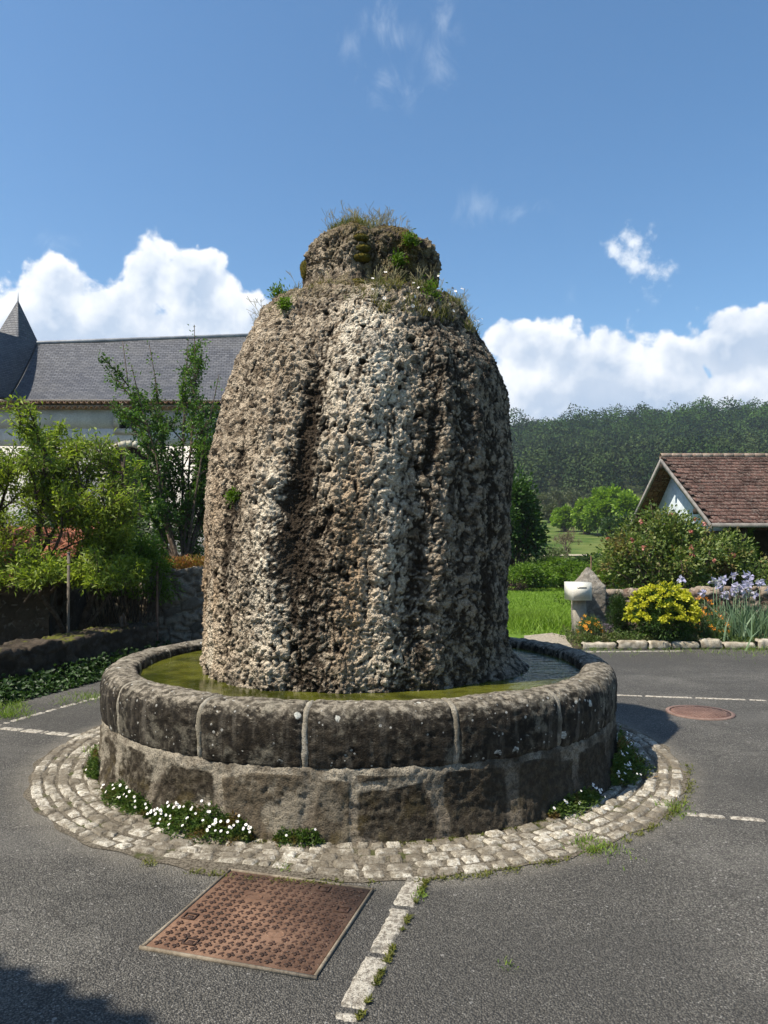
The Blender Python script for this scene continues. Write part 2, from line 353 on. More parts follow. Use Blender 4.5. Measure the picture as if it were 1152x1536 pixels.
def m_strip(t, pos, geo):
    n1 = t.noise(pos, 7, 5, .6); n2 = t.noise(pos, 40, 6, .68); n3 = t.noise(pos, 160, 3, .6)
    c = t.mix(t.rng(n2, .36, .60), (.20, .175, .14), (.54, .50, .42)); c = t.mix(t.rng(n1, .56, .66, 0, .8), c, (.13, .12, .10))
    c = t.mix(t.rng(n3, .36, .48, .6, 0), c, (.08, .07, .055))
    return c, .85, t.m('ADD', n2, n3), .008, .2
def m_rust(c1, c2, sc=1):
    def f(t, pos, geo):
        n1 = t.noise(pos, 5, 6, .6); n2 = t.noise(pos, 60, 5, .65); n3 = t.noise(pos, 300, 2, .6)
        c = t.mix(t.rng(n1, .35, .65), c1, c2); c = t.mix(t.rng(n2, .45, .7, 0, .6), c, tuple(.45 * x for x in c1))
        c = t.mix(t.rng(n3, .66, .72, 0, .8), c, (.45, .42, .36))
        return c, .78, n2, .004, .35
    return f
def m_leaf(c1, c2, trans=.45, c3=None, ns=3.0, rough=.5):
    def f(t, pos, geo):
        r = geo.outputs['Random Per Island']; n = t.noise(pos, ns, 3, .5)
        c = t.mix(r, c1, c2)
        if c3: c = t.mix(t.rng(n, .5, .68, 0, .8), c, c3)
        c = t.mix(t.rng(n, .3, .6, .35, 0), c, tuple(.5 * x for x in c1))
        p = t.n('ShaderNodeBsdfPrincipled', {'Base Color': c, 'Roughness': rough}); p.inputs['Specular IOR Level'].default_value = .3
        tr = t.n('ShaderNodeBsdfTranslucent', {'Color': t.mix(1.0, c, (1.25, 1.35, .7), 'MULTIPLY')})
        return t.n('ShaderNodeMixShader', {0: trans, 1: p.outputs[0], 2: tr.outputs[0]}).outputs[0]
    return f
def m_plain(c1, c2, sc=4, rough=.9, bump=.004, spec=.2):
    def f(t, pos, geo):
        n1 = t.noise(pos, sc, 6, .6); n2 = t.noise(pos, sc * 12, 4, .6)
        c = t.mix(t.rng(n1, .35, .65), c1, c2); c = t.mix(t.rng(n2, .4, .6, .25, 0), c, tuple(.5 * x for x in c1))
        return c, rough, n2, bump, spec
    return f
def m_ground(t, pos, geo):
    s = t.n('ShaderNodeSeparateXYZ', {0: pos}).outputs
    n0 = t.noise(pos, .03, 5, .6); n1 = t.noise(pos, .25, 5, .6); n2 = t.noise(pos, 3, 5, .6); n3 = t.noise(pos, 40, 4, .65)
    g = t.mix(t.rng(n2, .35, .65), (.075, .14, .016), (.14, .23, .028)); g = t.mix(t.rng(n3, .4, .7, 0, .6), g, (.13, .20, .04))
    fld = t.mix(t.rng(n1, .38, .62), (.055, .095, .018), (.12, .145, .04)); fld = t.mix(t.rng(n0, .5, .62, 0, .6), fld, (.15, .145, .06))
    c = t.mix(t.rng(s[1], 40, 58), g, fld)
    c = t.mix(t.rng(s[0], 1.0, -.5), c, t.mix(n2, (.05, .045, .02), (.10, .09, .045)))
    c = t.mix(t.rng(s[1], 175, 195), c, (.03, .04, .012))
    return c, .95, n3, .03, .1
def m_slate(t, pos, geo):
    uv = t.n('ShaderNodeAttribute', attribute_name='ruv').outputs['Vector']
    br = t.n('ShaderNodeTexBrick', {'Vector': uv, 'Scale': 1.0, 'Mortar Size': .012, 'Mortar Smooth': .3, 'Brick Width': .22, 'Row Height': .13, 'Color1': (.058, .062, .074), 'Color2': (.115, .118, .13), 'Mortar': (.018, .018, .022)})
    n1 = t.noise(pos, .9, 5, .6); n2 = t.noise(uv, 6, 4, .6)
    c = t.mix(t.rng(n1, .4, .7, 0, .35), br.outputs[0], (.12, .118, .115)); c = t.mix(t.rng(n2, .5, .7, 0, .3), c, (.05, .052, .06))
    sv = t.n('ShaderNodeSeparateXYZ', {0: uv}).outputs[1]
    ram = t.m('FRACT', t.m('DIVIDE', sv, .13))
    h = t.m('SUBTRACT', t.m('MULTIPLY', ram, -.9), t.m('MULTIPLY', br.outputs[1], .5))
    return c, .62, h, .03, .3
def m_tile(c1, c2, lich, bw=.17, rh=.27, bump=.05, rows=.5):
    def f(t, pos, geo):
        uv = t.n('ShaderNodeAttribute', attribute_name='ruv').outputs['Vector']
        br = t.n('ShaderNodeTexBrick', {'Vector': uv, 'Scale': 1.0, 'Mortar Size': .012, 'Mortar Smooth': .4, 'Brick Width': bw, 'Row Height': rh, 'Color1': c1, 'Color2': c2, 'Mortar': tuple(.2 * x for x in c1)})
        n1 = t.noise(pos, 1.2, 5, .6); n2 = t.noise(pos, 16, 4, .7)
        sv = t.n('ShaderNodeSeparateXYZ', {0: uv}).outputs; ram = t.m('FRACT', t.m('DIVIDE', sv[1], rh))
        c = t.mix(t.rng(n1, .4, .65, 0, .5), br.outputs[0], tuple(.55 * x for x in c1))
        c = t.mix(t.m('MULTIPLY', t.rng(n2, .52, .66), t.rng(n1, .35, .6, .3, .8)), c, lich)
        h = t.m('SUBTRACT', t.m('MULTIPLY', ram, -1.0), t.m('MULTIPLY', br.outputs[1], .5))
        return c, .85, h, bump, .2
    return f
def m_water(t, pos, geo):
    n1 = t.noise(t.sc(pos, (1, 2.2, 1)), 7, 3, .55); n2 = t.noise(t.sc(pos, (1, 2.5, 1)), 26, 2, .5); n0 = t.noise(pos, 2.5, 5, .65)
    xr = t.rng(t.n('ShaderNodeSeparateXYZ', {0: pos}).outputs[0], .2, 1.1, .25, 1.6)
    c = t.mix(t.rng(n0, .35, .62), (.030, .034, .005), (.10, .105, .015))
    p = t.n('ShaderNodeBsdfPrincipled', {'Base Color': c, 'Roughness': .03, 'IOR': 1.33}); p.inputs['Specular IOR Level'].default_value = .5
    b = t.n('ShaderNodeBump', {'Height': t.m('MULTIPLY', t.m('ADD', n1, t.m('MULTIPLY', n2, .22)), xr), 'Distance': .012, 'Strength': 1.0}); t.L.new(b.outputs[0], p.inputs['Normal'])
    return p.outputs[0]
FC = (-.185, 6.04)      # centre of the fountain
M = lambda n, f: material(n, f)
BARK = M('bark', m_plain((.07, .05, .035), (.16, .125, .095), 14, .95, .02))
SOIL = M('soil', m_plain((.045, .033, .022), (.11, .085, .06), 12, .97, .02))
RUST = M('rusty_iron', m_rust((.115, .060, .036), (.195, .112, .070)))
exec_parts = []
# ================================================================== SETTING
YT = np.array([-400, 40, 60, 100, 180, 330, 420, 1500.]); ZT = np.array([0, 0, .9, 4.6, 14.6, 46.5, 51, 53.])
def TH(x, y):
    x = np.asarray(x, float); y = np.asarray(y, float)
    z = np.interp(y, YT, ZT); k = np.clip((y - 60) / 200, 0, 1)
    q = np.stack([x / 90, y / 90, x * 0], -1).reshape(-1, 3)
    return z + k * (5 * vnoise(q, 3).reshape(x.shape) + (x - 120) * .055)
gx = np.unique(np.concatenate([np.linspace(-900, -60, 22), np.linspace(-60, 60, 61), np.linspace(60, 300, 49), np.linspace(300, 1200, 19)]))
gy = np.unique(np.concatenate([np.linspace(-300, 0, 12), np.linspace(0, 60, 41), np.linspace(60, 420, 73), np.linspace(420, 1500, 12)]))
XX, YY = np.meshgrid(gx, gy, indexing='ij'); b = B().grid(np.stack([XX, YY, TH(XX, YY) - .02], -1)); V, F = b.get(); F = [f[:, ::1] for f in F]
struct('ground', V, F, M('grass_field', m_ground), smooth=True)
# asphalt
def sheet(name, pts, z, mat):
    V = np.array([[p[0], p[1], z] for p in pts]); return struct(name, V, np.array([list(range(len(pts)))]), mat)
far = [(2.35, 11.55), (3.1, 11.62), (6.5, 11.7), (9, 11.5), (16, 10.2)]
sheet('road', [(-14, -12), (16, -12)] + far[::-1] + [(1.5, 11.4), (.6, 11.6), (-1, 11.7), (-3.4, 11.4), (-4.05, 8.2), (-4.6, 5.8), (-14, 5.2)], 0.0, M('asphalt', m_asphalt))
sheet('soil_bed', [(2.95, 11.62), (16, 11.5), (16, 13.6), (3.3, 13.6)], 0.012, SOIL)
sheet('gravel_path', [(2.15, 11.3), (2.98, 11.60), (3.1, 12.6), (3.25, 13.3), (3.1, 13.75), (2.5, 13.3)], .010, M('pale_gravel', m_plain((.36, .31, .24), (.55, .48, .38), 30, .95, .02)))
# track across the field
pa = np.linspace(2, 60, 40); Yp = 57 + 1.5 * np.sin(pa / 9)
b = B().grid(np.stack([np.stack([pa, Yp, TH(pa, Yp) + .05], -1), np.stack([pa, Yp + 2.0, TH(pa, Yp + 2.0) + .05], -1)], 1)); b_ = b.get()
struct('path', b_[0], b_[1], M('track', m_plain((.30, .26, .18), (.42, .37, .27), 2, .95, .02)))
# cobble ring
def ring_cobbles():
    bb = B(); rr = []; rad = 1.985; ws = [.088, .084, .090, .082, .086]; r = np.random.default_rng(3)
    for w_ in ws:
        r0, r1 = rad, rad + w_; rad = r1; das = r.uniform(.075, .165, int(2 * pi * r0 / .118)); das = das / das.sum() * 2 * pi; a = r.uniform(0, .1)
        for da in das:
            a2 = a + da; g = .006
            n, m = 9, 8; u = np.linspace(0, 1, n); v = np.linspace(0, 1, m); U, Vv = np.meshgrid(u, v, indexing='ij')
            ang = a + g / r0 * r.uniform(.6, 1.5) + U * (a2 - a - 2 * g / r0) + r.normal(0, .006) * (Vv - .5); jr = r.normal(0, .006)
            rd = r0 + g * .7 + jr + Vv * (r1 - r0 - 1.6 * g + r.normal(0, .004))
            edge = np.minimum(np.minimum(U, 1 - U) * (n - 1), np.minimum(Vv, 1 - Vv) * (m - 1)); hgt = .009 + r.uniform(-.004, .005)
            z = np.where(edge < .5, -.012, np.where(edge < 1.5, hgt * .93, hgt)) + r.normal(0, .0011, U.shape) + (U - .5) * r.normal(0, .005) + (Vv - .5) * r.normal(0, .005)
            rd = rd - .11 * (rd - 1.985) / .43 * np.exp(-(((ang - .02) % (2 * pi) - 2 * pi + .26) / .22) ** 2); x = FC[0] + rd * np.sin(ang); y = FC[1] - rd * np.cos(ang)
            bb.grid(np.stack([x, y, z + .006], -1)); rr.append(np.full(n * m, r.uniform())); a = a2
    V, F = bb.get(); return V, F, np.concatenate(rr)
V, F, rr = ring_cobbles(); struct('cobble_paving', V, F, M('cobble', m_cobble), attrs={'cellr': rr})
an = np.linspace(0, 2 * pi, 181)[:-1]; wob_ = 2.43 + .015 * np.sin(an * 17) + .014 * np.sin(an * 41 + 1)
A = np.stack([np.stack([FC[0] + q * np.sin(an), FC[1] - q * np.cos(an), np.full(180, .0042)], -1) for q in (1.9, 2.1, 2.3, wob_)], 1)
b_ = B().grid(A, cu=True).get(); struct('paving_bed', b_[0], b_[1], M('mortar_bed', m_bed))
# stone strips set in the asphalt
def strip(pts, width, seed, seg=.33, z=.006, name='paving_strip'):
    r = np.random.default_rng(seed); bb = B(); pts = [np.array(p, float) for p in pts]
    for p0, p1 in zip(pts[:-1], pts[1:]):
        d = p1 - p0; L = np.linalg.norm(d); d /= L; nn = np.array([-d[1], d[0]]); s = 0
        while s < L - .02:
            l = min(r.uniform(.7, 1.3) * seg, L - s); n = max(3, int(l / .025)); m = 7
            U, Vv = np.meshgrid(np.linspace(0, 1, n), np.linspace(-.5, .5, m), indexing='ij')
            e = np.minimum(np.minimum(U, 1 - U) * (n - 1), (0.5 - np.abs(Vv)) * (m - 1)); wv = width * (1 + .06 * r.normal())
            wa = (wv * Vv + np.where(np.abs(Vv) > .45, r.normal(0, .003, U.shape), 0))
            q = p0[None, None] + d * (s + .0015 + U * (l - .003))[..., None] + nn * wa[..., None]
            zz = np.where(e < .5, -.006, z) + r.normal(0, .0013, U.shape)
            bb.grid(np.stack([q[..., 0], q[..., 1], zz], -1)); s += l
    V, F = bb.get(); return struct(name, V, F, M('strip_stone', m_strip))
g2 = lambda px, py: G(px, py)[:2]
strip([g2(627, 1313), g2(515, 1536), G(515, 1536)[:2] * .6 - .1], .105, 1)
strip([g2(1022, 1221), g2(1152, 1231), (6, 4.25)], .06, 2, .3)
strip([g2(900, 1042), g2(1152, 1051), (9, 7.5)], .05, 3, .6)
strip([g2(-120, 1085), g2(0, 1092), g2(70, 1099), g2(122, 1104)], .10, 4, .2)
strip([g2(-60, 1105), g2(15, 1083), g2(90, 1062), g2(160, 1043)], .06, 5, .2)
strip([(2.7, 11.30), (4.6, 11.42)], .045, 6, .5)
# kerb of low pale stones in front of the flower bed
bb = B(); E = []; C_ = []; r = np.random.default_rng(5); x = 3.1
while x < 9:
    l = r.uniform(.35, .6); n = 18; ang = np.linspace(0, 2 * pi, 20)[:-1]; u = np.linspace(0, l - .03, n)
    prof = np.stack([.09 * np.sign(np.cos(ang)) * np.abs(np.cos(ang)) ** .5, .06 + .065 * np.sign(np.sin(ang)) * np.abs(np.sin(ang)) ** .5], -1)
    sc_ = np.where((u < .02) | (u > l - .05), .8, 1.0)[:, None]
    A = np.stack([x + u[:, None] + 0 * prof[None, :, 0], 11.68 + .02 * sin(x * 3) + prof[None, :, 0] * sc_, prof[None, :, 1] * sc_ * (1 + .15 * r.normal())], -1)
    q = A.reshape(-1, 3); q = q + .022 * np.stack([vnoise(q * 12, 1), vnoise(q * 12, 2), vnoise(q * 12, 3)], 1); bb.grid(q.reshape(A.shape), cv=True); x += l
bb.mk('kerb', M('kerb_stone', m_plain((.25, .21, .15), (.50, .45, .36), 9, .9, .01)), smooth=True)['kind'] = 'structure'
# ================================================================== FOUNTAIN
# --- tufa rock
prof = [(1060, 314, 750), (1040, 310, 754), (1000, 306, 757), (960, 308, 758), (900, 310, 760), (800, 308, 763), (740, 312, 765), (700, 318, 766), (650, 328, 763), (600, 341, 755), (560, 350, 745), (520, 360, 732),
        (500, 367, 725), (480, 377, 716), (460, 396, 703), (447, 416, 690), (436, 440, 668), (426, 458, 655), (410, 466, 652), (380, 466, 651), (365, 470, 645), (352, 482, 628), (343, 494, 608), (337, 510, 590), (333, 530, 572)]
zs, cs, rs = [], [], []
for py, l, rgt in prof:
    zz = CAMZ + (820 - py) / FPX * 5.93; a = P(l, py, 5.93)[0]; b2 = P(rgt, py, 5.93)[0]; zs.append(zz); cs.append((a + b2) / 2); rs.append((b2 - a) / 2)
s_ = np.concatenate([[0], np.cumsum(np.hypot(np.diff(zs), np.diff(rs)))])
NU, NV = 1150, 620
sv = np.linspace(0, s_[-1], NV); zv = np.interp(sv, s_, zs); cv_ = np.interp(sv, s_, cs); rv = np.interp(sv, s_, rs)
def sm(a, k=9):
    p = np.pad(a, k, mode='edge'); ker = np.hanning(2 * k + 1); ker /= ker.sum(); return np.convolve(p, ker, 'valid')
zv, cv_, rv = sm(zv), sm(cv_), sm(rv)
th = np.linspace(-pi, pi, NU + 1)[:-1]
TT, ZZ = np.meshgrid(th, zv, indexing='ij'); RR = np.broadcast_to(rv, TT.shape); CC = np.broadcast_to(cv_, TT.shape)
dz = np.gradient(zv); dr = np.gradient(rv); nl_ = np.hypot(dz, dr); nr = dz / nl_; nzv = -dr / nl_
base = np.stack([CC + RR * np.sin(TT), FC[1] - .0 - .97 * RR * np.cos(TT), ZZ], -1).reshape(-1, 3)
Nn = unit(np.stack([nr[None] * np.sin(TT), -nr[None] * np.cos(TT), np.broadcast_to(nzv, TT.shape)], -1).reshape(-1, 3))
T = TT.ravel(); Z = ZZ.ravel(); D = np.degrees(T)
wb = 5.0 * vnoise(np.stack([Z * .9, Z * 0, Z * 0], 1), 4) + 1.2 * vnoise(np.stack([Z * 4, T * 3, Z * 0], 1), 8)
def gz(lo, hi, s=.15): return 1 / (1 + np.exp(-(Z - lo) / s)) / (1 + np.exp(-(hi - Z) / s))
def flute(c, wd, amp, lo, hi, drift=0, s=.15): return amp * np.exp(-((D - c - drift * (Z - 2) - wb) / wd) ** 2) * gz(lo, hi, s)
body = gz(.2, 3.35, .08)
grooves = flute(-18.0, 4.2, .052, 1.4, 2.8, 3) + flute(-12, 6, .03, .6, 1.6, s=.25) + flute(24, 3.5, .025, .7, 3.0, 4) + flute(36, 4, .02, 1.9, 3.0) + flute(52, 4, .022, .5, 2.6) + flute(-48, 4, .03, .8, 2.4)
ridges = flute(-27, 7, .035, .7, 2.3) + flute(2, 8, .06, 1.9, 3.3) + flute(9, 6, .03, .6, 2.1, -3) + flute(30, 5, .025, 1, 2.7) + flute(44, 5, .025, .8, 2.9)
big_ = .038 * fbm(np.stack([np.sin(T) * 4.2, np.cos(T) * 4.2, Z * .45], 1), 4, 21) * body + .06 * fbm(base * 1.5, 3, 31)
ledge = .26 * np.exp(-((D - 84) / 26) ** 2) * np.exp(-((Z - .55) / .17) ** 2)
headm = gz(3.62, 9, .04)
headg = headm * (-.05 * np.exp(-((D - 12) / 14) ** 2) - .05 * np.exp(-((D - 2) / 5) ** 2) + .03 * np.exp(-((D + 18) / 9) ** 2) + .05 * fbm(base * 5, 3, 44))
wq = base + .05 * np.stack([vnoise(base * 7, 1), vnoise(base * 7, 2), vnoise(base * 7, 3)], 1)
def bil(sc, seed, st=.8):
    F1, F2, _ = worley(wq * np.array([sc, sc, sc * st]), seed, 1.0); return np.clip(1 - F1 * 1.15, -.2, 1)
mask = np.clip(.50 + 2.0 * fbm(base * np.array([2.6, 2.6, 1.1]), 3, 51), .08, 1.25); n_g = bil(4.6, 9, .6)
n_a, n_b, n_c = bil(8.5, 1), bil(17, 2), bil(36, 3, 1)
calm = 1 - .25 * np.exp(-((D + 62) / 20) ** 2) * gz(.3, 2.8)
F1q, F2q, _ = worley(wq * np.array([13, 13, 9.5]) + .3 * np.stack([vnoise(base * 25, 4), vnoise(base * 25, 5), vnoise(base * 25, 6)], 1), 77, 1.0); crev = np.clip(1 - (F2q - F1q) / .20, 0, 1)
n_d = bil(62, 5, 1)
nod = (.030 * n_g + .024 * n_a * mask + .032 * n_b * (.15 + .85 * mask) + .024 * n_c * (.5 + .5 * mask) + .010 * n_d - .018 * crev * (.2 + .8 * np.clip(mask, 0, 1))) * calm + .014 * fbm(base * 40, 3, 71)
pit = np.clip(fbm(wq * np.array([12, 12, 9]), 3, 61) - .26, 0, 1) * .20
disp = -grooves + ridges + big_ + ledge + headg + nod - pit * calm - .022 - .06 * gz(3.12, 3.62, .06) + .012 * gz(3.78, 4.08, .03) - .05 * np.exp(-((Z - 3.66) / .06) ** 2)
disp = disp * np.where(Z > 4.05, .55, 1)
Vr = base + Nn * disp[:, None]
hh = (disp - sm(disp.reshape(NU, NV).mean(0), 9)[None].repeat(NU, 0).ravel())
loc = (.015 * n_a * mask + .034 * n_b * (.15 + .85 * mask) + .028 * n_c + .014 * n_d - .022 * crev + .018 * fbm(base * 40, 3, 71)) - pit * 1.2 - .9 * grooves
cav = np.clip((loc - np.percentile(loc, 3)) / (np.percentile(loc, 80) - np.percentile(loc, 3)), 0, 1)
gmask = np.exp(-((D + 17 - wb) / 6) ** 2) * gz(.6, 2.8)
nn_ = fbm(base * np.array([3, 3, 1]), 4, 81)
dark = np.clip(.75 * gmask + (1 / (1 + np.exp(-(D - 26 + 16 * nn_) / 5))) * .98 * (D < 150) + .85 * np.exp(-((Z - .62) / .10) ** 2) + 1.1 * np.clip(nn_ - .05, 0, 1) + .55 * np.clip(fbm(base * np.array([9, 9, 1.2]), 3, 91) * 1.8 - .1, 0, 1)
               + headm * np.where(D > -14, .8, .45) + .3 * np.exp(-((D + 2 - 3 * nn_) / 3.5) ** 2) * gz(.6, 1.9) + .45 * np.exp(-((D - 20) / 4) ** 2) * gz(.8, 3.2), 0, .95)  # right side and grooves shaded in the colour, plus lichen stains and wet band
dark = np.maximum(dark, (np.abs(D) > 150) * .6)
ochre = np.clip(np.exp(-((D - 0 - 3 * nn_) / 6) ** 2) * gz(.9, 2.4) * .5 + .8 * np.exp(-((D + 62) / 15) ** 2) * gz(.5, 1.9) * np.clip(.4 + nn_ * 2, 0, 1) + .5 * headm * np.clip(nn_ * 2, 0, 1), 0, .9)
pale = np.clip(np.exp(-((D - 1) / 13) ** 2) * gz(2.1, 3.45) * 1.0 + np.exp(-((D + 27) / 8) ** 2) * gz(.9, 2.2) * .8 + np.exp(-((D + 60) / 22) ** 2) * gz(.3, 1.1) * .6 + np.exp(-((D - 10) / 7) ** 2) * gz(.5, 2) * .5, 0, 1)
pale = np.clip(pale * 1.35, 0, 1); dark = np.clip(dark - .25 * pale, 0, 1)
moss = np.clip(headm * (.62 + nn_ * 1.6) + np.exp(-((Z - 3.55) / .09) ** 2) * (.25 + 1.3 * nn_) + (Nn[:, 2] > .8) * .6, 0, 1)
rock = thing('tufa_rock', 'tall pale brown weathered tufa rock with knobbly neck rising out of the round basin', 'rock', (cs[0], FC[1], .3))
V_, F_ = B().grid(Vr.reshape(NU, NV, 3), cu=True).get()
topc = Vr.reshape(NU, NV, 3)[:, -1]; ct = topc.mean(0) + [0, 0, .01]
V_ = np.vstack([V_, ct]); k = np.arange(NU); F_ = F_ + [np.stack([k * NV + NV - 1, ((k + 1) % NU) * NV + NV - 1, np.full(NU, len(V_) - 1)], 1)[:, [0, 1, 2]]]
ex = lambda a: np.append(a, a[-1])
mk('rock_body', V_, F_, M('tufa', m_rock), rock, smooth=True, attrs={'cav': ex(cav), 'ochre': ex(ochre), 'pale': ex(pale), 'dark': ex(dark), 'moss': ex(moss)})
VG = Vr.reshape(NU, NV, 3); NG = Nn.reshape(NU, NV, 3)
def on_rock(deg, z):
    i = int((np.radians(deg) + pi) / (2 * pi) * NU) % NU; j = int(np.argmin(np.abs(zv - z))); return VG[i, j], NG[i, j]
# --- basin
bas = thing('stone_basin', 'round mossy stone fountain basin of dark mortared blocks around the tufa rock', 'fountain basin', (FC[0], FC[1], 0))
cp = [(1.75, .40), (1.73, .50), (1.72, .60), (1.715, .66), (1.725, .700), (1.75, .720), (1.82, .726), (1.885, .720), (1.932, .698), (1.958, .655), (1.968, .59), (1.965, .50), (1.96, .43), (1.95, .385), (1.90, .375)]
def ringprof(pts, n):
    p = np.array(pts); s = np.concatenate([[0], np.cumsum(np.hypot(*np.diff(p, axis=0).T))]); u = np.linspace(0, s[-1], n)
    q = np.stack([sm(np.interp(u, s, p[:, 0]), 3), sm(np.interp(u, s, p[:, 1]), 3)], 1); d = np.gradient(q, axis=0); nrm = np.stack([-d[:, 1], d[:, 0]], 1); return q, unit(nrm)
def ang_at(px):
    best = None
    for a in np.linspace(-1.4, 1.4, 2801):
        x = FC[0] + 1.965 * sin(a); y = FC[1] - 1.965 * cos(a); e = abs(576 + FPX * x / y - px)
        if best is None or e < best[0]: best = (e, a)
    return best[1]
js = [ang_at(q) for q in (180, 300, 458, 685, 838, 903)]; js = sorted(js)
a = js[-1]; rest = []
while a + .36 < js[0] + 2 * pi - .2: a += .385; rest.append(a)
js = js + rest; js.append(js[0] + 2 * pi)
MCOP = M('coping_stone', m_coping); r = np.random.default_rng(11)
q, nrm = ringprof(cp, 110)
for a0, a1 in zip(js[:-1], js[1:]):
    n = max(12, int((a1 - a0) * 1.9 / .011)); aa = np.linspace(a0, a1, n); gap = .011 / 1.9
    aw = a0 + gap + (aa - a0) / (a1 - a0) * (a1 - a0 - 2 * gap); dr_ = r.normal(0, .004); dz_ = r.normal(0, .003)
    A3, Q0 = np.meshgrid(aw, q[:, 0], indexing='ij'); _, Q1 = np.meshgrid(aw, q[:, 1], indexing='ij'); N0 = np.broadcast_to(nrm[:, 0], A3.shape); N1 = np.broadcast_to(nrm[:, 1], A3.shape)
    ed = np.minimum(aa - aa[0], aa[-1] - aa) * 1.9; rnd = -.020 * np.exp(-ed / .011)[:, None] * np.ones_like(A3)
    Vc = np.stack([FC[0] + (Q0 + dr_) * np.sin(A3), FC[1] - (Q0 + dr_) * np.cos(A3), Q1 + dz_], -1).reshape(-1, 3)
    Nc = np.stack([N0 * np.sin(A3), -N0 * np.cos(A3), N1], -1).reshape(-1, 3)
    Vc = Vc + Nc * (rnd.ravel() + .016 * fbm(Vc * 5, 3, 5) + .010 * fbm(Vc * 24, 4, 6) - .06 * np.clip(fbm(Vc * 16, 4, 9) - .28, 0, 1))[:, None]
    V_, F_ = B().grid(Vc.reshape(n, 110, 3)).get(); nn2 = len(q); k = np.arange(nn2)
    mk('coping_stone', V_, F_, MCOP, bas, smooth=True)
# mortar core, flush in the joints
aa = np.linspace(0, 2 * pi, 1400)[:-1]; q, nrm = ringprof([(p[0], p[1]) for p in cp], 60)
A3, Q0 = np.meshgrid(aa, q[:, 0], indexing='ij'); _, Q1 = np.meshgrid(aa, q[:, 1], indexing='ij'); N0 = np.broadcast_to(nrm[:, 0], A3.shape); N1 = np.broadcast_to(nrm[:, 1], A3.shape)
jd = np.min(np.abs((aa[:, None] - np.array(js)[None] + pi) % (2 * pi) - pi), 1) * 1.95
Vc = np.stack([FC[0] + Q0 * np.sin(A3), FC[1] - Q0 * np.cos(A3), Q1], -1).reshape(-1, 3); Nc = np.stack([N0 * np.sin(A3), -N0 * np.cos(A3), N1], -1).reshape(-1, 3)
nb = fbm(Vc * 16, 3, 14); wj = (.019 + .022 * nb)
off = -.030 + .030 / (1 + np.exp(-(wj - jd[:, None].repeat(60, 1).ravel()) / .004)) + .004 * fbm(Vc * 40, 2, 15)
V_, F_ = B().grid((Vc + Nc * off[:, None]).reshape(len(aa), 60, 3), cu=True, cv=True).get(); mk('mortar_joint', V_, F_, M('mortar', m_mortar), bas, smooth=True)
# lower course
bp = [(1.70, .40), (1.90, .40), (1.945, .395), (1.955, .36), (1.955, .30), (1.955, .2), (1.968, .1), (1.99, .03), (2.0, -.03)]
q, nrm = ringprof(bp, 70); aa = np.linspace(0, 2 * pi, 1500)[:-1]
A3, Q0 = np.meshgrid(aa, q[:, 0], indexing='ij'); _, Q1 = np.meshgrid(aa, q[:, 1], indexing='ij'); N0 = np.broadcast_to(nrm[:, 0], A3.shape); N1 = np.broadcast_to(nrm[:, 1], A3.shape)
Vc = np.stack([FC[0] + Q0 * np.sin(A3), FC[1] - Q0 * np.cos(A3), Q1], -1).reshape(-1, 3); Nc = np.stack([N0 * np.sin(A3), -N0 * np.cos(A3), N1], -1).reshape(-1, 3)
uvw = np.stack([A3.ravel() * 1.95 / .50, Q1.ravel() / .40 + .1, Vc[:, 0] * 0 + .5], 1); uvw = uvw + .13 * np.stack([vnoise(uvw * 1.5, 1), vnoise(uvw * 1.5, 2), vnoise(uvw, 3) * 0], 1)
F1, F2, idr = worley(uvw, 8, .28); e = np.clip((F2 - F1 - .07) / .16, 0, 1); e = e * e * (3 - 2 * e); e[Q1.ravel() > .35] = 0
band = np.exp(-((Q1.ravel() - .365) / .035) ** 2)
off = .010 * e * (.1 + idr) + .004 * band + .024 * fbm(Vc * 6, 4, 16) + .018 * fbm(Vc * 26, 4, 17)
V_, F_ = B().grid((Vc + Nc * off[:, None]).reshape(len(aa), 70, 3), cu=True).get()
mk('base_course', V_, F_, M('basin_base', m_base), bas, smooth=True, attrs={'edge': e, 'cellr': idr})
an = np.linspace(0, 2 * pi, 97)[:-1]
V_ = np.vstack([np.stack([FC[0] + 1.78 * np.sin(an), FC[1] - 1.78 * np.cos(an), 0 * an + .645], 1)]); struct('water', V_, np.array([list(range(96))]), M('water', m_water))
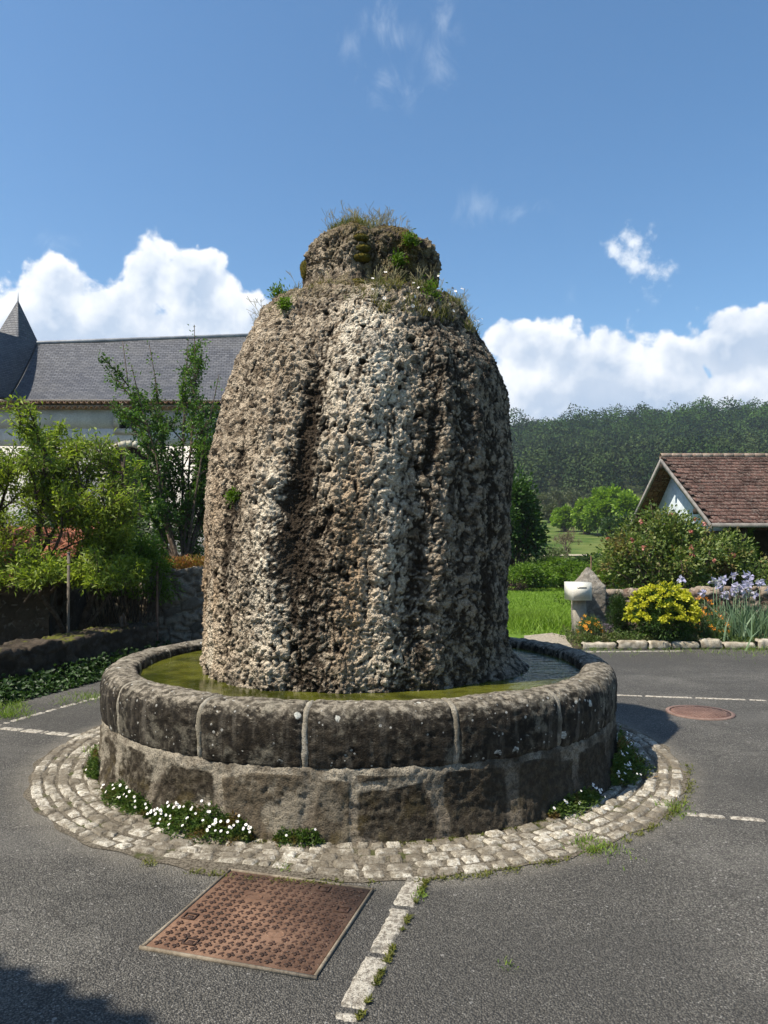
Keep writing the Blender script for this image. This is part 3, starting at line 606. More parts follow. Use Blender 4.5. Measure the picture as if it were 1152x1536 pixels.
# ================================================================== IRON COVERS
c4 = [G(212, 1427), G(345, 1305), G(557, 1336), G(475, 1470)]; ctr = sum(c4) / 4
ux = unit((c4[2] - c4[1] + c4[3] - c4[0]) / 2); uy = np.array([-ux[1], ux[0], 0]); S = .735
Mx = np.stack([ux, uy, np.array([0, 0, 1])], 1); rz = atan2(ux[1], ux[0])
cov = thing('manhole_cover', 'square rusty iron manhole cover with raised cross pattern in front of the basin', 'manhole cover', (*ctr[:2], 0))
LC = lambda x, y, z=0: ctr + Mx @ np.array([x, y, z])
bb = B(); bb.box(LC(0, 0, .003), (S - .022, S - .022, .012), rz); bb.mk('plate', RUST, cov)
bb = B(); r = np.random.default_rng(2)
holes = [(-.20, -.28), (-.31, -.10), (.30, .14), (.15, .30)]
N_ = 17; st_ = (S - .05) / N_
for i in range(N_):
    for j in range(N_):
        x = (i - (N_ - 1) / 2) * st_; y = (j - (N_ - 1) / 2) * st_
        if any(abs(x - hx) < .035 and abs(y - hy) < .03 for hx, hy in holes): continue
        if abs(x + .13) < .05 and abs(y - .14) < .04 or abs(x - .1) < .055 and abs(y + .13) < .045: continue
        if (i + j) % 2 == 0:
            for kx, ky in ((1, 0), (-1, 0), (0, 1), (0, -1)):
                bb.box(LC(x + kx * .0095, y + ky * .0095, .0112), (.0145 if kx else .010, .0145 if ky else .010, .0045), rz, taper=.8)
        else:
            bb.box(LC(x, y, .0108), (.026, .0085, .0038), rz + pi / 4, taper=.7)
            bb.box(LC(x + .012, y - .012, .0108), (.007, .014, .0036), rz + pi / 4, taper=.7)
bb.mk('tread_pattern', M('dark_rusty_iron', m_rust((.035, .018, .012), (.075, .037, .024))), cov)
for hx, hy in holes:
    bb = B(); 
    for dx, dy, sx, sy in ((0, .022, .06, .006), (0, -.022, .06, .006), (.027, 0, .006, .038), (-.027, 0, .006, .038)): bb.box(LC(hx + dx, hy + dy, .0115), (sx, sy, .006), rz)
    bb.box(LC(hx, hy, .0095), (.03, .018, .002), rz); bb.mk('keyhole', MATS['dark_rusty_iron'], cov)
for hx, hy in ((-.13, .14), (.1, -.13)):
    bb = B(); an = np.linspace(0, 2 * pi, 25)[:-1]
    for rr_, z_ in ((.036, .0092), (.034, .0115)): pass
    A = np.array([[LC(hx + rr_ * cos(t_) * 1.25, hy + rr_ * .8 * sin(t_), z_) for t_ in an] for rr_, z_ in ((.036, .0085), (.035, .0125), (.029, .0125), (.028, .0092))])
    bb.grid(A, cv=True); bb.mk('maker_plate', RUST, cov)
bb = B(); h_ = S / 2
for sx, sy, lx, ly in ((0, h_, S + .02, .009), (0, -h_, S + .02, .009), (h_, 0, .009, S - .006), (-h_, 0, .009, S - .006)): bb.box(LC(sx, sy, .004), (lx, ly, .018), rz)
bb.mk('frame', M('worn_iron', m_rust((.15, .12, .085), (.26, .22, .165))), cov)
rc = G(1050, 1069.5); rcv = thing('manhole_cover', 'round reddish iron manhole cover set in the road right of the basin', 'manhole cover', (*rc[:2], 0))
def disc(c, r0, r1, z0, z1, n=48):
    an = np.linspace(0, 2 * pi, n + 1)[:-1]; A = np.array([[[c[0] + r_ * cos(a), c[1] + r_ * sin(a), z_] for a in an] for r_, z_ in ((r1, z0), (r1, z1), (r0, z1))]); return A[::-1]
bb = B().grid(disc(rc, 0.001, .265, 0, .010), cv=True); bb.mk('plate', M('red_iron', m_rust((.12, .062, .048), (.18, .10, .075))), rcv)
bb = B().grid(disc(rc, .275, .31, 0, .012), cv=True); bb.mk('frame', M('red_frame', m_rust((.16, .10, .08), (.23, .15, .12))), rcv)
bb = B()
for i in range(-7, 8):
    for j in range(-7, 8):
        x, y = i * .034, j * .034
        if hypot(x, y) < .245: bb.box((rc[0] + x, rc[1] + y, .012), (.022, .012, .005), pi / 4 * (1 if (i + j) % 2 else 3), taper=.8)
bb.mk('tread_pattern', MATS['red_frame'], rcv)
# ================================================================== WALLS
def wrapwall(p0, p1, h0, h1, th, res, cell, amp, seed, z0=-.05, ragged=.0, stretch=(1, 1, 1.6), joint=.13, fine=.006):
    """free-standing stone wall from p0 to p1: front, top and back as one displaced sheet, closed ends"""
    p0 = np.array(p0, float); p1 = np.array(p1, float); L = np.linalg.norm(p1 - p0); d = (p1 - p0) / L; nn = np.array([d[1], -d[0]])
    n = max(4, int(L / res)); hm = max(h0, h1); k1 = max(3, int(hm / res)); k2 = max(3, int(th / res))
    u = np.linspace(0, 1, n); top = z0 + (h0 + (h1 - h0) * u - z0); top = top + ragged * vnoise(np.stack([u * L * 3, u * 0, u * 0 + seed], 1), 2)
    cols = []; nor = []
    for s in np.linspace(0, 1, k1): cols.append((0, s)); nor.append((1, 0))
    for s in np.linspace(0, 1, k2)[1:]: cols.append((s, 1)); nor.append((0, 1))
    for s in np.linspace(1, 0, k1)[1:]: cols.append((1, s)); nor.append((-1, 0))
    cols = np.array(cols); nor = np.array(nor, float); nor[k1 - 1] = (.7, .7); nor[k1 + k2 - 2] = (-.7, .7)
    X = p0[None, None] + d * (u * L)[:, None, None] + nn * (th / 2 - cols[:, 0] * th)[None, :, None]
    Zc = z0 + cols[None, :, 1] * (top - z0)[:, None]
    V = np.concatenate([X, Zc[..., None]], -1); N = np.broadcast_to(np.stack([nn[0] * nor[:, 0], nn[1] * nor[:, 0], nor[:, 1]], -1)[None], V.shape)
    A, e, idr = rocky(V.reshape(-1, 3), N.reshape(-1, 3), cell, amp, stretch, seed, fine, joint=joint)
    A = A.reshape(V.shape); m = A.shape[1]
    V_, F_ = B().grid(A).get()
    F_ = F_ + [np.array([list(range(m))[::-1]]), np.array([[(n - 1) * m + k for k in range(m)]])]
    return V_, F_, {'edge': e, 'cellr': idr}
def wall_thing(name, label, cat, mat, *a, **k):
    V_, F_, at = wrapwall(*a, **k); c = V_.mean(0); return tag(mk(name, V_, F_, mat, smooth=True, attrs=at, origin=(c[0], c[1], 0)), label, cat)
wall_thing('low_stone_wall', 'low mossy stone wall darkened for tree shade along the left edge of the yard', 'wall', M('shade_darkened_wall', m_rubble((.035, .028, .02), (.10, .08, .06), (.05, .042, .032), .35)),  # stone colours darkened to stand in for tree shade
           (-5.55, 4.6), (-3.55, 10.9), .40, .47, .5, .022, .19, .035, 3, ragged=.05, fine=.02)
wall_thing('garden_wall', 'rough rubble garden wall with mortar joints topped by red stonecrop beside the rock', 'wall', M('grey_rubble', m_rubble((.11, .095, .075), (.30, .26, .20), (.30, .27, .22), .3)),
           (-3.75, 11.9), (-1.0, 12.15), 1.22, 1.30, .4, .024, .23, .05, 5, ragged=.05)
wall_thing('rubble_wall', 'sunlit pale rubble wall behind the posts and shrubs left of the rock', 'wall', M('pale_rubble', m_rubble((.42, .33, .23), (.62, .52, .40), (.20, .16, .12), 0)),
           (-6.4, 12.9), (-3.72, 12.5), 1.05, .95, .35, .03, .17, .06, 6, ragged=.12)
# stone lean-to with a low red tile roof
shed = thing('stone_outhouse', 'small dark stone outhouse with a low red tiled roof behind the low wall', 'outhouse', (-6.2, 10.6, 0))
V_, F_, at = wrapwall((-8.6, 10.35), (-4.85, 10.9), 1.12, 1.12, .35, .03, .24, .03, 9, joint=.10); mk('wall', V_, F_, M('shed_rubble', m_rubble((.07, .055, .04), (.15, .12, .09), (.20, .18, .15), 0)), shed, smooth=True, attrs=at)
V_, F_, at = wrapwall((-4.95, 11.05), (-5.3, 13.3), 1.12, 1.6, .3, .04, .24, .03, 10, joint=.10); mk('side_wall', V_, F_, MATS['shed_rubble'], shed, smooth=True, attrs=at)
def tiled(p00, p10, p01, pitch=.2, course=.33, thick=.03, rr=.055, mat=None, name='roof', parent=None, arc=1.0):
    """rows of half-round clay tiles; p00->p10 along the eave, p00->p01 up the slope"""
    p00, p10, p01 = map(lambda v: np.array(v, float), (p00, p10, p01)); ux_ = p10 - p00; Lx = np.linalg.norm(ux_); ux_ /= Lx; uy_ = p01 - p00; Ly = np.linalg.norm(uy_); uy_ /= Ly; nz_ = np.cross(ux_, uy_); nz_ /= np.linalg.norm(nz_)
    if nz_[2] < 0: nz_ = -nz_
    n = int(Lx / pitch); m = int(math.ceil(Ly / course)); bb = B(); r = np.random.default_rng(4)
    U = np.linspace(0, Lx, n * 8 + 1); prof_ = np.sin(U / pitch * 2 * pi); hgt = np.sign(prof_) * np.abs(prof_) ** .7 * rr * .5 * arc
    cc = []
    for j in range(m):
        y0 = j * course; y1 = min(Ly, y0 + course + .03); js_ = r.normal(0, .006, n * 8 + 1)
        rows = []
        for y_, lift in ((y0, -.02), (y0, .028), (y1, .0)):
            rows.append(p00 + ux_ * U[:, None] + uy_ * (y_ + js_ * (y_ == y0))[:, None] + nz_ * (hgt + lift + r.normal(0, .002, len(U)))[:, None])
        bb.grid(np.stack(rows, 1)); cc.append(np.repeat(r.uniform(size=n * 2 + 1).repeat(4)[:len(U)], 3))
    return bb.mk(name, mat, parent, attrs={'cellr': np.concatenate(cc)}, smooth=False)
def m_claytile(c1, c2, lich=(.30, .27, .22), la=.5):
    def f(t, pos, geo):
        r = t.attr('cellr'); n1 = t.noise(pos, 2, 5, .6); n2 = t.noise(pos, 22, 5, .7)
        c = t.mix(r, c1, c2); c = t.mix(t.rng(n2, .5, .62, 0, la), c, lich); c = t.mix(t.rng(n1, .45, .65, 0, .5), c, tuple(.35 * x for x in c1))
        return c, .9, n2, .01, .15
    return f
tiled((-8.8, 9.98, 1.12), (-4.72, 10.58, 1.12), (-9.3, 12.9, 1.95), mat=M('red_clay', m_claytile((.30, .105, .06), (.42, .17, .10))), parent=shed)
# metal posts
for (px, py0, py1, Y, lab) in ((103, 830, 955, 9.9, 'thin grey metal post standing behind the low wall near the outhouse'), (236, 845, 930, 11.2, 'thin rusty metal post standing behind the low wall near the garden wall')):
    b0_ = P(px, py1, Y); t0_ = P(px, py0, Y); bb = B().segs([[b0_[0], Y, 0]], [[t0_[0], Y, t0_[2]]], .02, .02, 8).segs([[t0_[0], Y, t0_[2]]], [[t0_[0], Y, t0_[2] + .02]], .026, .02, 8)
    tag(bb.mk('metal_post', M('post_metal', m_rust((.10, .085, .07), (.17, .14, .11))) if px < 150 else RUST, origin=(b0_[0], Y, 0)), lab, 'post', 'thin metal posts behind the low wall')
# ================================================================== CHATEAU (far left)
YW = 28.6
ch = thing('manor_house', 'long pale manor house with grey slate roof and pointed turret behind the trees', 'house', (-10, YW, 0))
def quadgrid(c00, c10, c11, c01, n, m, sagz=0, sagc=0):
    c00, c10, c11, c01 = map(np.array, (c00, c10, c11, c01)); U, V = np.meshgrid(np.linspace(0, 1, n), np.linspace(0, 1, m), indexing='ij'); U = U[..., None]; V = V[..., None]
    A = c00 * (1 - U) * (1 - V) + c10 * U * (1 - V) + c11 * U * V + c01 * (1 - U) * V
    A[..., 2] -= (4 * sagc * V * (1 - V))[..., 0]; return A
def roofmesh(name, A, mat, parent, thick=.08):
    n, m = A.shape[:2]; L = np.linalg.norm(A[-1, 0] - A[0, 0]); H_ = np.linalg.norm(A[0, -1] - A[0, 0])
    V_, F_ = B().grid(A).get(); lo = A.copy(); lo[..., 2] -= thick; V2, F2 = B().grid(lo).get(); F2 = [f[:, ::-1] + len(V_) for f in F2]
    I = np.arange(n * m).reshape(n, m); rim = np.concatenate([I[:, 0], I[-1, 1:], I[::-1, -1][1:], I[0, ::-1][1:]]); N0_ = len(V_)
    side = np.stack([rim[:-1], rim[1:], rim[1:] + N0_, rim[:-1] + N0_], 1)
    o = mk(name, np.vstack([V_, V2]), F_ + F2 + [side], mat, parent)
    acc = np.concatenate([np.zeros((n, 1)), np.cumsum(np.linalg.norm(np.diff(A, axis=1), axis=2), 1)], 1)
    accu = np.concatenate([np.zeros((1, m)), np.cumsum(np.linalg.norm(np.diff(A, axis=0), axis=2), 0)], 0)
    uvv = np.stack([accu.ravel(), acc.ravel(), np.zeros(n * m)], 1); uvv = np.vstack([uvv, uvv])
    at = o.data.attributes.new('ruv', 'FLOAT_VECTOR', 'POINT'); at.data.foreach_set('vector', uvv.astype(np.float32).ravel()); return o
SL = M('slate', m_slate)
eL = P(-10, 601, 28); eR = P(560, 606, 28); rL = P(56, 515, 32); rR = P(560, 497, 32)
eL = P(12, 600, 28.42); eR = P(560, 604, 28.42)
A = quadgrid(eL, eR, rR, rL, 60, 30, sagc=.22)
wob2 = .06 * vnoise(A.reshape(-1, 3) * np.array([.6, .6, .6]), 4).reshape(A.shape[:2]); A[..., 2] += wob2 * np.sin(np.linspace(0, pi, 60))[:, None]
roofmesh('roof', A, SL, ch)
# left wing roof coming forward
vT = rL + np.array([0, .02, .05]); vB = eL + np.array([0, .02, .06])
A = quadgrid(P(-260, 560, 17), vB, vT, P(-260, 425, 20.5), 40, 26, sagc=.15); A = A; roofmesh('wing_roof', A, SL, ch)
# ridge caps
rp = np.array([rL, rR]); bb = B(); bb.segs([rL + [0, 0, .02]], [rR + [0, 0, .02]], .09, .09, 8); bb.mk('ridge_cap', M('zinc', m_plain((.20, .21, .23), (.32, .33, .35), 2, .5, .003)), ch)
# turret
ap = P(27, 450, 33.0); bw = 1.0; zb = P(27, 520, 33)[2]; cx, cy = ap[0] + .0, 33.0
bb = B(); rot = R(30); cs4 = [(cx + bw * 1.02 * cos(rot + k * pi / 2), cy + bw * 1.02 * sin(rot + k * pi / 2)) for k in range(4)]
for k in range(4):
    c0, c1_ = cs4[k], cs4[(k + 1) % 4]
    A = quadgrid((*c0, zb), (*c1_, zb), ap, ap, 8, 12, sagc=-.0); roofmesh('turret_roof', A, SL, ch, .05)
bb = B().box((cx, cy, zb / 2), (1.35, 1.35, zb), rot + pi / 4); WALLM = M('roughcast', m_plain((.50, .475, .43), (.62, .59, .54), 1.3, .95, .01)); bb.mk('turret_wall', WALLM, ch)
bb = B().segs([ap - [0, 0, .05]], [ap + [0, 0, .35]], .03, .008, 6); bb.mk('finial', MATS['zinc'], ch)
# wall with real window and arch openings
wx0 = P(0, 620, YW)[0] - 3.0; wx1 = P(560, 620, YW)[0]; ze = P(100, 615, YW)[2]
win = (P(190, 0, YW)[0], P(216, 0, YW)[0], P(0, 643, YW)[2], P(0, 618, YW)[2]); acx = P(205, 0, YW)[0]; acz = P(0, 702, YW)[2]; ari = .85; aro = 1.08
bb = B()
def wbox(x0, x1, z0, z1): bb.box(((x0 + x1) / 2, YW + .3, (z0 + z1) / 2), (x1 - x0, .6, z1 - z0))
wbox(wx0, win[0], win[2], ze); wbox(win[1], wx1, win[2], ze); wbox(win[0], win[1], win[3], ze); ztop = acz + ari
wbox(wx0, wx1, ztop + .0, win[2]); wbox(wx0, acx - ari, 0, ztop); wbox(acx + ari, wx1, 0, ztop)
for s in range(24):     # spandrels above the arch
    a0 = pi * s / 24; a1 = pi * (s + 1) / 24; xs = sorted([acx + ari * cos(a0), acx + ari * cos(a1)]); zl = acz + ari * min(sin(a0), sin(a1)); 
    if ztop - zl > .01: wbox(xs[0], xs[1], zl, ztop)
bb.mk('wall', WALLM, ch)
bb = B(); STO = M('pale_stone', m_plain((.42, .39, .31), (.58, .55, .46), 5, .9, .008))
x0, x1, z0, z1 = win; f_ = .22
for a_ in ((x0 - f_, x1 + f_, z1, z1 + f_), (x0 - f_, x1 + f_, z0 - f_, z0), (x0 - f_, x0, z0, z1), (x1, x1 + f_, z0, z1)): bb.box(((a_[0] + a_[1]) / 2, YW - .02 + .1, (a_[2] + a_[3]) / 2), (a_[1] - a_[0], .28, a_[3] - a_[2]))
wn = bb.mk('window', STO, ch)
GL = M('dark_glass', lambda t, pos, geo: ((.02, .022, .025), .12, None, 0, .5))
B().box(((x0 + x1) / 2, YW + .22, (z0 + z1) / 2), (x1 - x0, .03, z1 - z0)).mk('pane', GL, wn)
B().box(((x0 + x1) / 2, YW + .19, (z0 + z1) / 2), (.05, .04, z1 - z0)).box(((x0 + x1) / 2, YW + .192, (z0 + z1) / 2), (x1 - x0, .035, .05)).mk('glazing_bar', M('white_paint', m_plain((.6, .6, .58), (.7, .7, .68), 6, .6, .002)), wn)
bb = B()
for s in range(13):
    a0 = pi * s / 13 + .012; a1 = pi * (s + 1) / 13 - .012
    pr = [(acx + q_ * cos(a_), acz + q_ * sin(a_)) for q_, a_ in ((ari, a0), (aro, a0), (aro, a1), (ari, a1))]
    bb.add([[x_, YW - .05, z_] for x_, z_ in pr] + [[x_, YW + .4, z_] for x_, z_ in pr], [[0, 1, 2, 3][::-1], [4, 5, 6, 7], [0, 1, 5, 4], [1, 2, 6, 5], [2, 3, 7, 6], [3, 0, 4, 7]])
bb.box((acx - (ari + aro) / 2, YW + .175, acz / 2), (aro - ari, .45, acz)).box((acx + (ari + aro) / 2, YW + .175, acz / 2), (aro - ari, .45, acz))
bb.mk('stone_arch', STO, ch)
B().box((acx, YW + .5, (acz + ari) / 2), (2 * ari, .06, acz + ari)).mk('gate', M('dark_wood', m_plain((.03, .022, .016), (.06, .045, .03), 6, .8, .006)), ch)
# genoise: two rows of half-round tiles under the eave
for row in range(2):
    bb = B(); z_ = ze + .01 + row * .17; yy = YW - .12 - row * .20; x = wx0; an = np.linspace(0, pi, 7); rr_ = []
    while x < wx1:
        A = np.stack([np.stack([x + .10 * np.cos(an), yy - .14 + 0 * an, z_ + .10 * np.sin(an)], -1), np.stack([x + .10 * np.cos(an), yy + .25 + 0 * an, z_ + .10 * np.sin(an)], -1)], 1)
        bb.grid(A); A2 = np.stack([np.stack([x + .08 * np.cos(an), yy - .14 + 0 * an, z_ + .08 * np.sin(an)], -1), A[:, 0]], 1); bb.grid(A2); rr_.append(np.full(28, random.random())); x += .215
    bb.mk('eave_tiles', M('eave_clay', m_claytile((.50, .28, .18), (.66, .44, .31))), ch, attrs={'cellr': np.concatenate(rr_)})
    B().box(((wx0 + wx1) / 2, yy + .10, z_ + .112), (wx1 - wx0, .5, .03)).mk('eave_board', M('mortar_far', m_plain((.30, .26, .21), (.40, .35, .29), 3)), ch)
B().box(((wx0 - 3 + wx1) / 2, YW + .22, (ze + 7.3) / 2 + .001), (wx1 - wx0 + 3, .5, 7.3 - ze)).mk('cornice', MATS['mortar_far'], ch)
# body behind, so that the house is closed
B().box(((wx0 + wx1) / 2, YW + 4.5, ze / 2), (wx1 - wx0 - .2, 7.6, ze - .1)).mk('rear_wall', WALLM, ch)
A = quadgrid(rL + [0, .02, 0], rR + [0, .02, 0], rR + [0, 4.2, -3.4], rL + [0, 4.2, -3.4], 4, 4); roofmesh('rear_roof', A, SL, ch)
# ================================================================== HOUSE WHOSE SHADE FALLS ON THE ROAD (lower left)
h0 = np.array([-3.04, .33]); hd = unit(np.array([-.61, .31])); hn = np.array([-hd[1], hd[0]]) * 1.0
if hn[1] > 0: hn = -hn
hs = thing('village_house', 'plain rendered house beside the yard whose eave shades the lower left corner', 'house', (*(h0 + hd * 4 + hn * 3), 0))
RZ = atan2(hd[1], hd[0]); cc_ = h0 + hd * 4.5 + hn * 3.1; B().box((*cc_, 2.85), (8.6, 5.4, 5.7), RZ).mk('wall', M('house_render', m_plain((.42, .38, .31), (.52, .48, .40), 2, .95, .01)), hs)
for sgn, nm in ((0, 'roof'), (1, 'rear_roof')):
    e0 = h0 + hn * (0 if sgn == 0 else 6.2); e1 = e0 + hd * 9.2; r0_ = h0 + hn * 3.1; r1_ = r0_ + hd * 9.2
    tiled((*e0, 5.85), (*e1, 5.85), (*r0_, 7.1), mat=MATS['red_clay'], name=nm, parent=hs)
    bb = B(); bb.add([(*e0, 5.80), (*e1, 5.80), (*r1_, 7.05), (*r0_, 7.05)], [[0, 1, 2, 3]]); bb.mk('roof_boards', MATS['dark_wood'], hs)
for k in (2.0, 5.6):
    c_ = h0 + hd * k + hn * .38
    B().box((*c_, 3.9), (.9, .08, 1.3), RZ).mk('window', GL, hs)
    for s in (-1, 1): B().box((*(c_ + hd * .68 * s - hn * .02), 3.9), (.45, .06, 1.34), RZ).mk('shutter', M('shutter_paint', m_plain((.18, .22, .22), (.24, .28, .28), 5)), hs)
c_ = h0 + hd * 3.8 + hn * .38; B().box((*c_, 1.05), (.95, .08, 2.1), RZ).mk('door', MATS['dark_wood'], hs)
# ================================================================== RIGHT SIDE
# shed with brown tile roof
bn = thing('tiled_barn', 'open barn with brown tiled roof and pale blue-grey gable behind the rose bush', 'barn', (8.2, 20, 0))
X0 = 8.0; X1 = 20.0; Y1, YM, Y2 = 18.05, 21.3, 24.4; zE = P(1068, 786, Y1)[2]; zR = P(988, 686, YM)[2]; zB = zE + .1
def broof(name, e0, e1, r1_, r0_, mat):
    n, m = 60, 16; A = quadgrid(e0, e1, r1_, r0_, n, m); A[..., 2] += .03 * vnoise(A.reshape(-1, 3) * .9, 3).reshape(n, m); return roofmesh(name, A, mat, bn, .06)
TM = M('brown_tile', m_tile((.115, .048, .036), (.19, .085, .062), (.30, .25, .215)))
TF = (X0, Y1, zE); 
bb = B(); slope = np.array([0, YM - Y1, zR - zE]); Ls = np.linalg.norm(slope); sl = slope / Ls; nr_ = np.array([0, -sl[2], sl[1]]); cc = []; r = np.random.default_rng(9)
nrow = 21; ch_ = Ls / nrow; tw = .19; ncol = int((X1 - X0) / tw)
for j in range(nrow):                     # every course of flat tiles stands a little proud of the one below
    for i in range(ncol):
        x = X0 + i * tw + (.5 * tw if j % 2 else 0); y0 = j * ch_ + r.normal(0, .008); lf = r.normal(0, .005)
        o_ = np.array([x, Y1, zE]); a_, b_ = y0 - .01, y0 + ch_ + .03; w1 = tw - .008
        q = [o_ + sl * a_ + nr_ * (.050 + lf), o_ + sl * a_ + nr_ * (.050 + lf) + [w1, 0, 0], o_ + sl * b_ + nr_ * (.022 + lf) + [w1, 0, 0], o_ + sl * b_ + nr_ * (.022 + lf), o_ + sl * a_ + nr_ * .012, o_ + sl * a_ + nr_ * .012 + [w1, 0, 0]]
        bb.add(q, [[0, 1, 2, 3], [4, 5, 1, 0]]); cc.append(np.full(6, r.uniform()))
bb.mk('roof', M('brown_tiles', m_claytile((.055, .030, .024), (.13, .068, .053), (.30, .25, .21), .7)), bn, attrs={'cellr': np.concatenate(cc)})
broof('roof_boards', (X0 + .03, Y1 + .02, zE - .01), (X1, Y1 + .02, zE - .01), (X1, YM, zR - .01), (X0 + .03, YM, zR - .01), MATS['dark_wood'])
broof('rear_roof', (X1, Y2, zE), (X0, Y2, zE), (X0, YM, zR), (X1, YM, zR), TM)
bb = B(); x = X0
while x < X1:
    bb.segs([[x, YM, zR + .03]], [[x + .33, YM, zR + .045]], .09, .075, 8); x += .3
bb.mk('ridge_tiles', M('ridge_clay', m_claytile((.25, .15, .11), (.38, .30, .23), (.5, .47, .4), .6)), bn, attrs={'cellr': np.random.default_rng(1).uniform(size=bb.n)})
gxx = X0 + .5
bb = B(); zg = 2.0; bb.add([(gxx, Y1 + .45, zg), (gxx, Y2 - .45, zg), (gxx, YM, zR - .16), (gxx + .15, Y1 + .45, zg), (gxx + .15, Y2 - .45, zg), (gxx + .15, YM, zR - .16)], [[0, 2, 1], [3, 4, 5]], [[0, 3, 5, 2], [2, 5, 4, 1], [0, 1, 4, 3]])
bb.mk('gable', M('gable_render', m_plain((.44, .50, .54), (.56, .61, .64), 1.2, .95, .006)), bn)
bb = B()
for (ya, za, yb, zb_) in ((Y1, zE, YM, zR), (Y2, zE, YM, zR)):
    d_ = unit(np.array([0, yb - ya, zb_ - za])); pa_ = np.array([X0 - .01, ya, za - .03]); pb_ = np.array([X0 - .01, yb, zb_ - .03]); up_ = np.array([0, 0, .14])
    bb.add([pa_, pb_, pb_ - up_, pa_ - up_, pa_ + [.05, 0, 0], pb_ + [.05, 0, 0], pb_ - up_ + [.05, 0, 0], pa_ - up_ + [.05, 0, 0]], [[0, 1, 2, 3], [7, 6, 5, 4], [0, 4, 5, 1], [1, 5, 6, 2], [2, 6, 7, 3], [3, 7, 4, 0]])
bb.mk('bargeboard', M('grey_wood', m_plain((.17, .16, .15), (.27, .25, .23), 6, .9, .005)), bn)
B().box(((X0 + X1) / 2, Y1 - .04, zE - .03), (X1 - X0, .1, .1)).mk('gutter', MATS['grey_wood'], bn)
for y_ in (Y1 + .9, YM - .1, Y2 - .9): B().box((X0 + .35, y_, (zE + .35 if y_ != YM - .1 else zR - .28)), (.8, .12, .14)).mk('rafter', MATS['dark_wood'], bn)
for x_ in (X0 + .9, X0 + 3.6, X0 + 6.4, X0 + 9.5):
    for y_ in (Y1 + .35, Y2 - .35): B().box((x_, y_, zE / 2), (.2, .2, zE)).mk('post', MATS['dark_wood'], bn)
B().box((X0 + 6.5, Y2 - .2, zE / 2 - .01), (11, .15, zE)).mk('rear_wall', M('dark_boards', m_plain((.045, .035, .026), (.08, .065, .05), 5)), bn)
B().box((gxx + .06, (Y1 + Y2) / 2, 1.93), (.22, Y2 - Y1 - .7, .14)).mk('tie_beam', MATS['dark_wood'], bn)
# boundary wall behind the bed, pillar, mailbox
wall_thing('dry_stone_wall', 'low reddish dry stone wall behind the orange poppies and irises', 'wall', M('reddish_rubble', m_rubble((.12, .07, .05), (.42, .35, .27), (.05, .035, .025), 0)),
           (3.95, 13.35), (9.5, 13.2), .78, .92, .35, .026, .17, .07, 21, ragged=.05)
gp = thing('gate_pillar', 'squat stone gate pillar with pyramid top and rusty iron rod behind the mailbox', 'pillar', (3.62, 13.15, 0))
def pillar():
    w_, h_, hp = .24, .88, 1.24; n = 40; ring = []
    per = np.linspace(0, 4, 61)[:-1]
    def sq(s): k = int(s) % 4; f = s - int(s); return [(-1 + 2 * f, -1), (1, -1 + 2 * f), (1 - 2 * f, 1), (-1, 1 - 2 * f)][k]
    sqp = np.array([sq(s) for s in per]); rows = []
    for z_ in np.linspace(-.02, h_, 36): rows.append((w_, z_))
    for t_ in np.linspace(0, 1, 18)[1:]: rows.append((w_ * (1 - t_) + .012, h_ + (hp - h_) * t_))
    A = np.array([[[3.62 + p[0] * w2, 13.15 + p[1] * w2, z_] for p in sqp] for w2, z_ in rows]); V = A.reshape(-1, 3)
    N = unit(np.stack([np.broadcast_to(sqp[None, :, 0], A.shape[:2]).ravel(), np.broadcast_to(sqp[None, :, 1], A.shape[:2]).ravel(), 0 * V[:, 0] + .1], 1))
    V2, e, idr = rocky(V, N, .11, .016, (1, 1, 1.4), 33, .008); A = V2.reshape(A.shape); V_, F_ = B().grid(A, cv=True).get(); F_ += [np.array([[(len(rows) - 1) * 60 + k for k in range(60)]])]
    return V_, F_, {'edge': e, 'cellr': idr}
V_, F_, at = pillar(); mk('pillar_stone', V_, F_, M('pillar_stone', m_rubble((.20, .175, .14), (.42, .38, .32), (.30, .27, .23), 0, .02)), gp, smooth=True, attrs=at)
B().segs([[3.66, 13.1, 1.2]], [[3.66, 13.1, 1.44]], .011, .009, 6).mk('iron_rod', RUST, gp)
mb = thing('mailbox', 'cream white metal mailbox on a short post in front of the stone gate pillar', 'mailbox', (3.33, 12.75, 0))
WP = M('cream_paint', m_plain((.66, .64, .56), (.74, .72, .64), 5, .5, .001, .4)); mr = R(4)
bb = B().box((3.33, 12.75, .84), (.34, .42, .30), mr); bb.mk('box', WP, mb)
c_ = np.array([3.33, 12.75]) + np.array([sin(mr), -cos(mr)]) * .213; B().box((*c_, .83), (.27, .01, .22), mr).mk('door', M('cream_door', m_plain((.55, .53, .46), (.62, .60, .52), 5, .5, .001)), mb)
B().box((*(c_ + np.array([sin(mr), -cos(mr)]) * .004), .905), (.16, .006, .018), mr).mk('slot', GL, mb)
B().box((3.36, 12.78, .36), (.2, .16, .72), mr, taper=.97).mk('post', M('post_stone', m_plain((.30, .27, .22), (.42, .38, .31), 6, .9, .01)), mb)
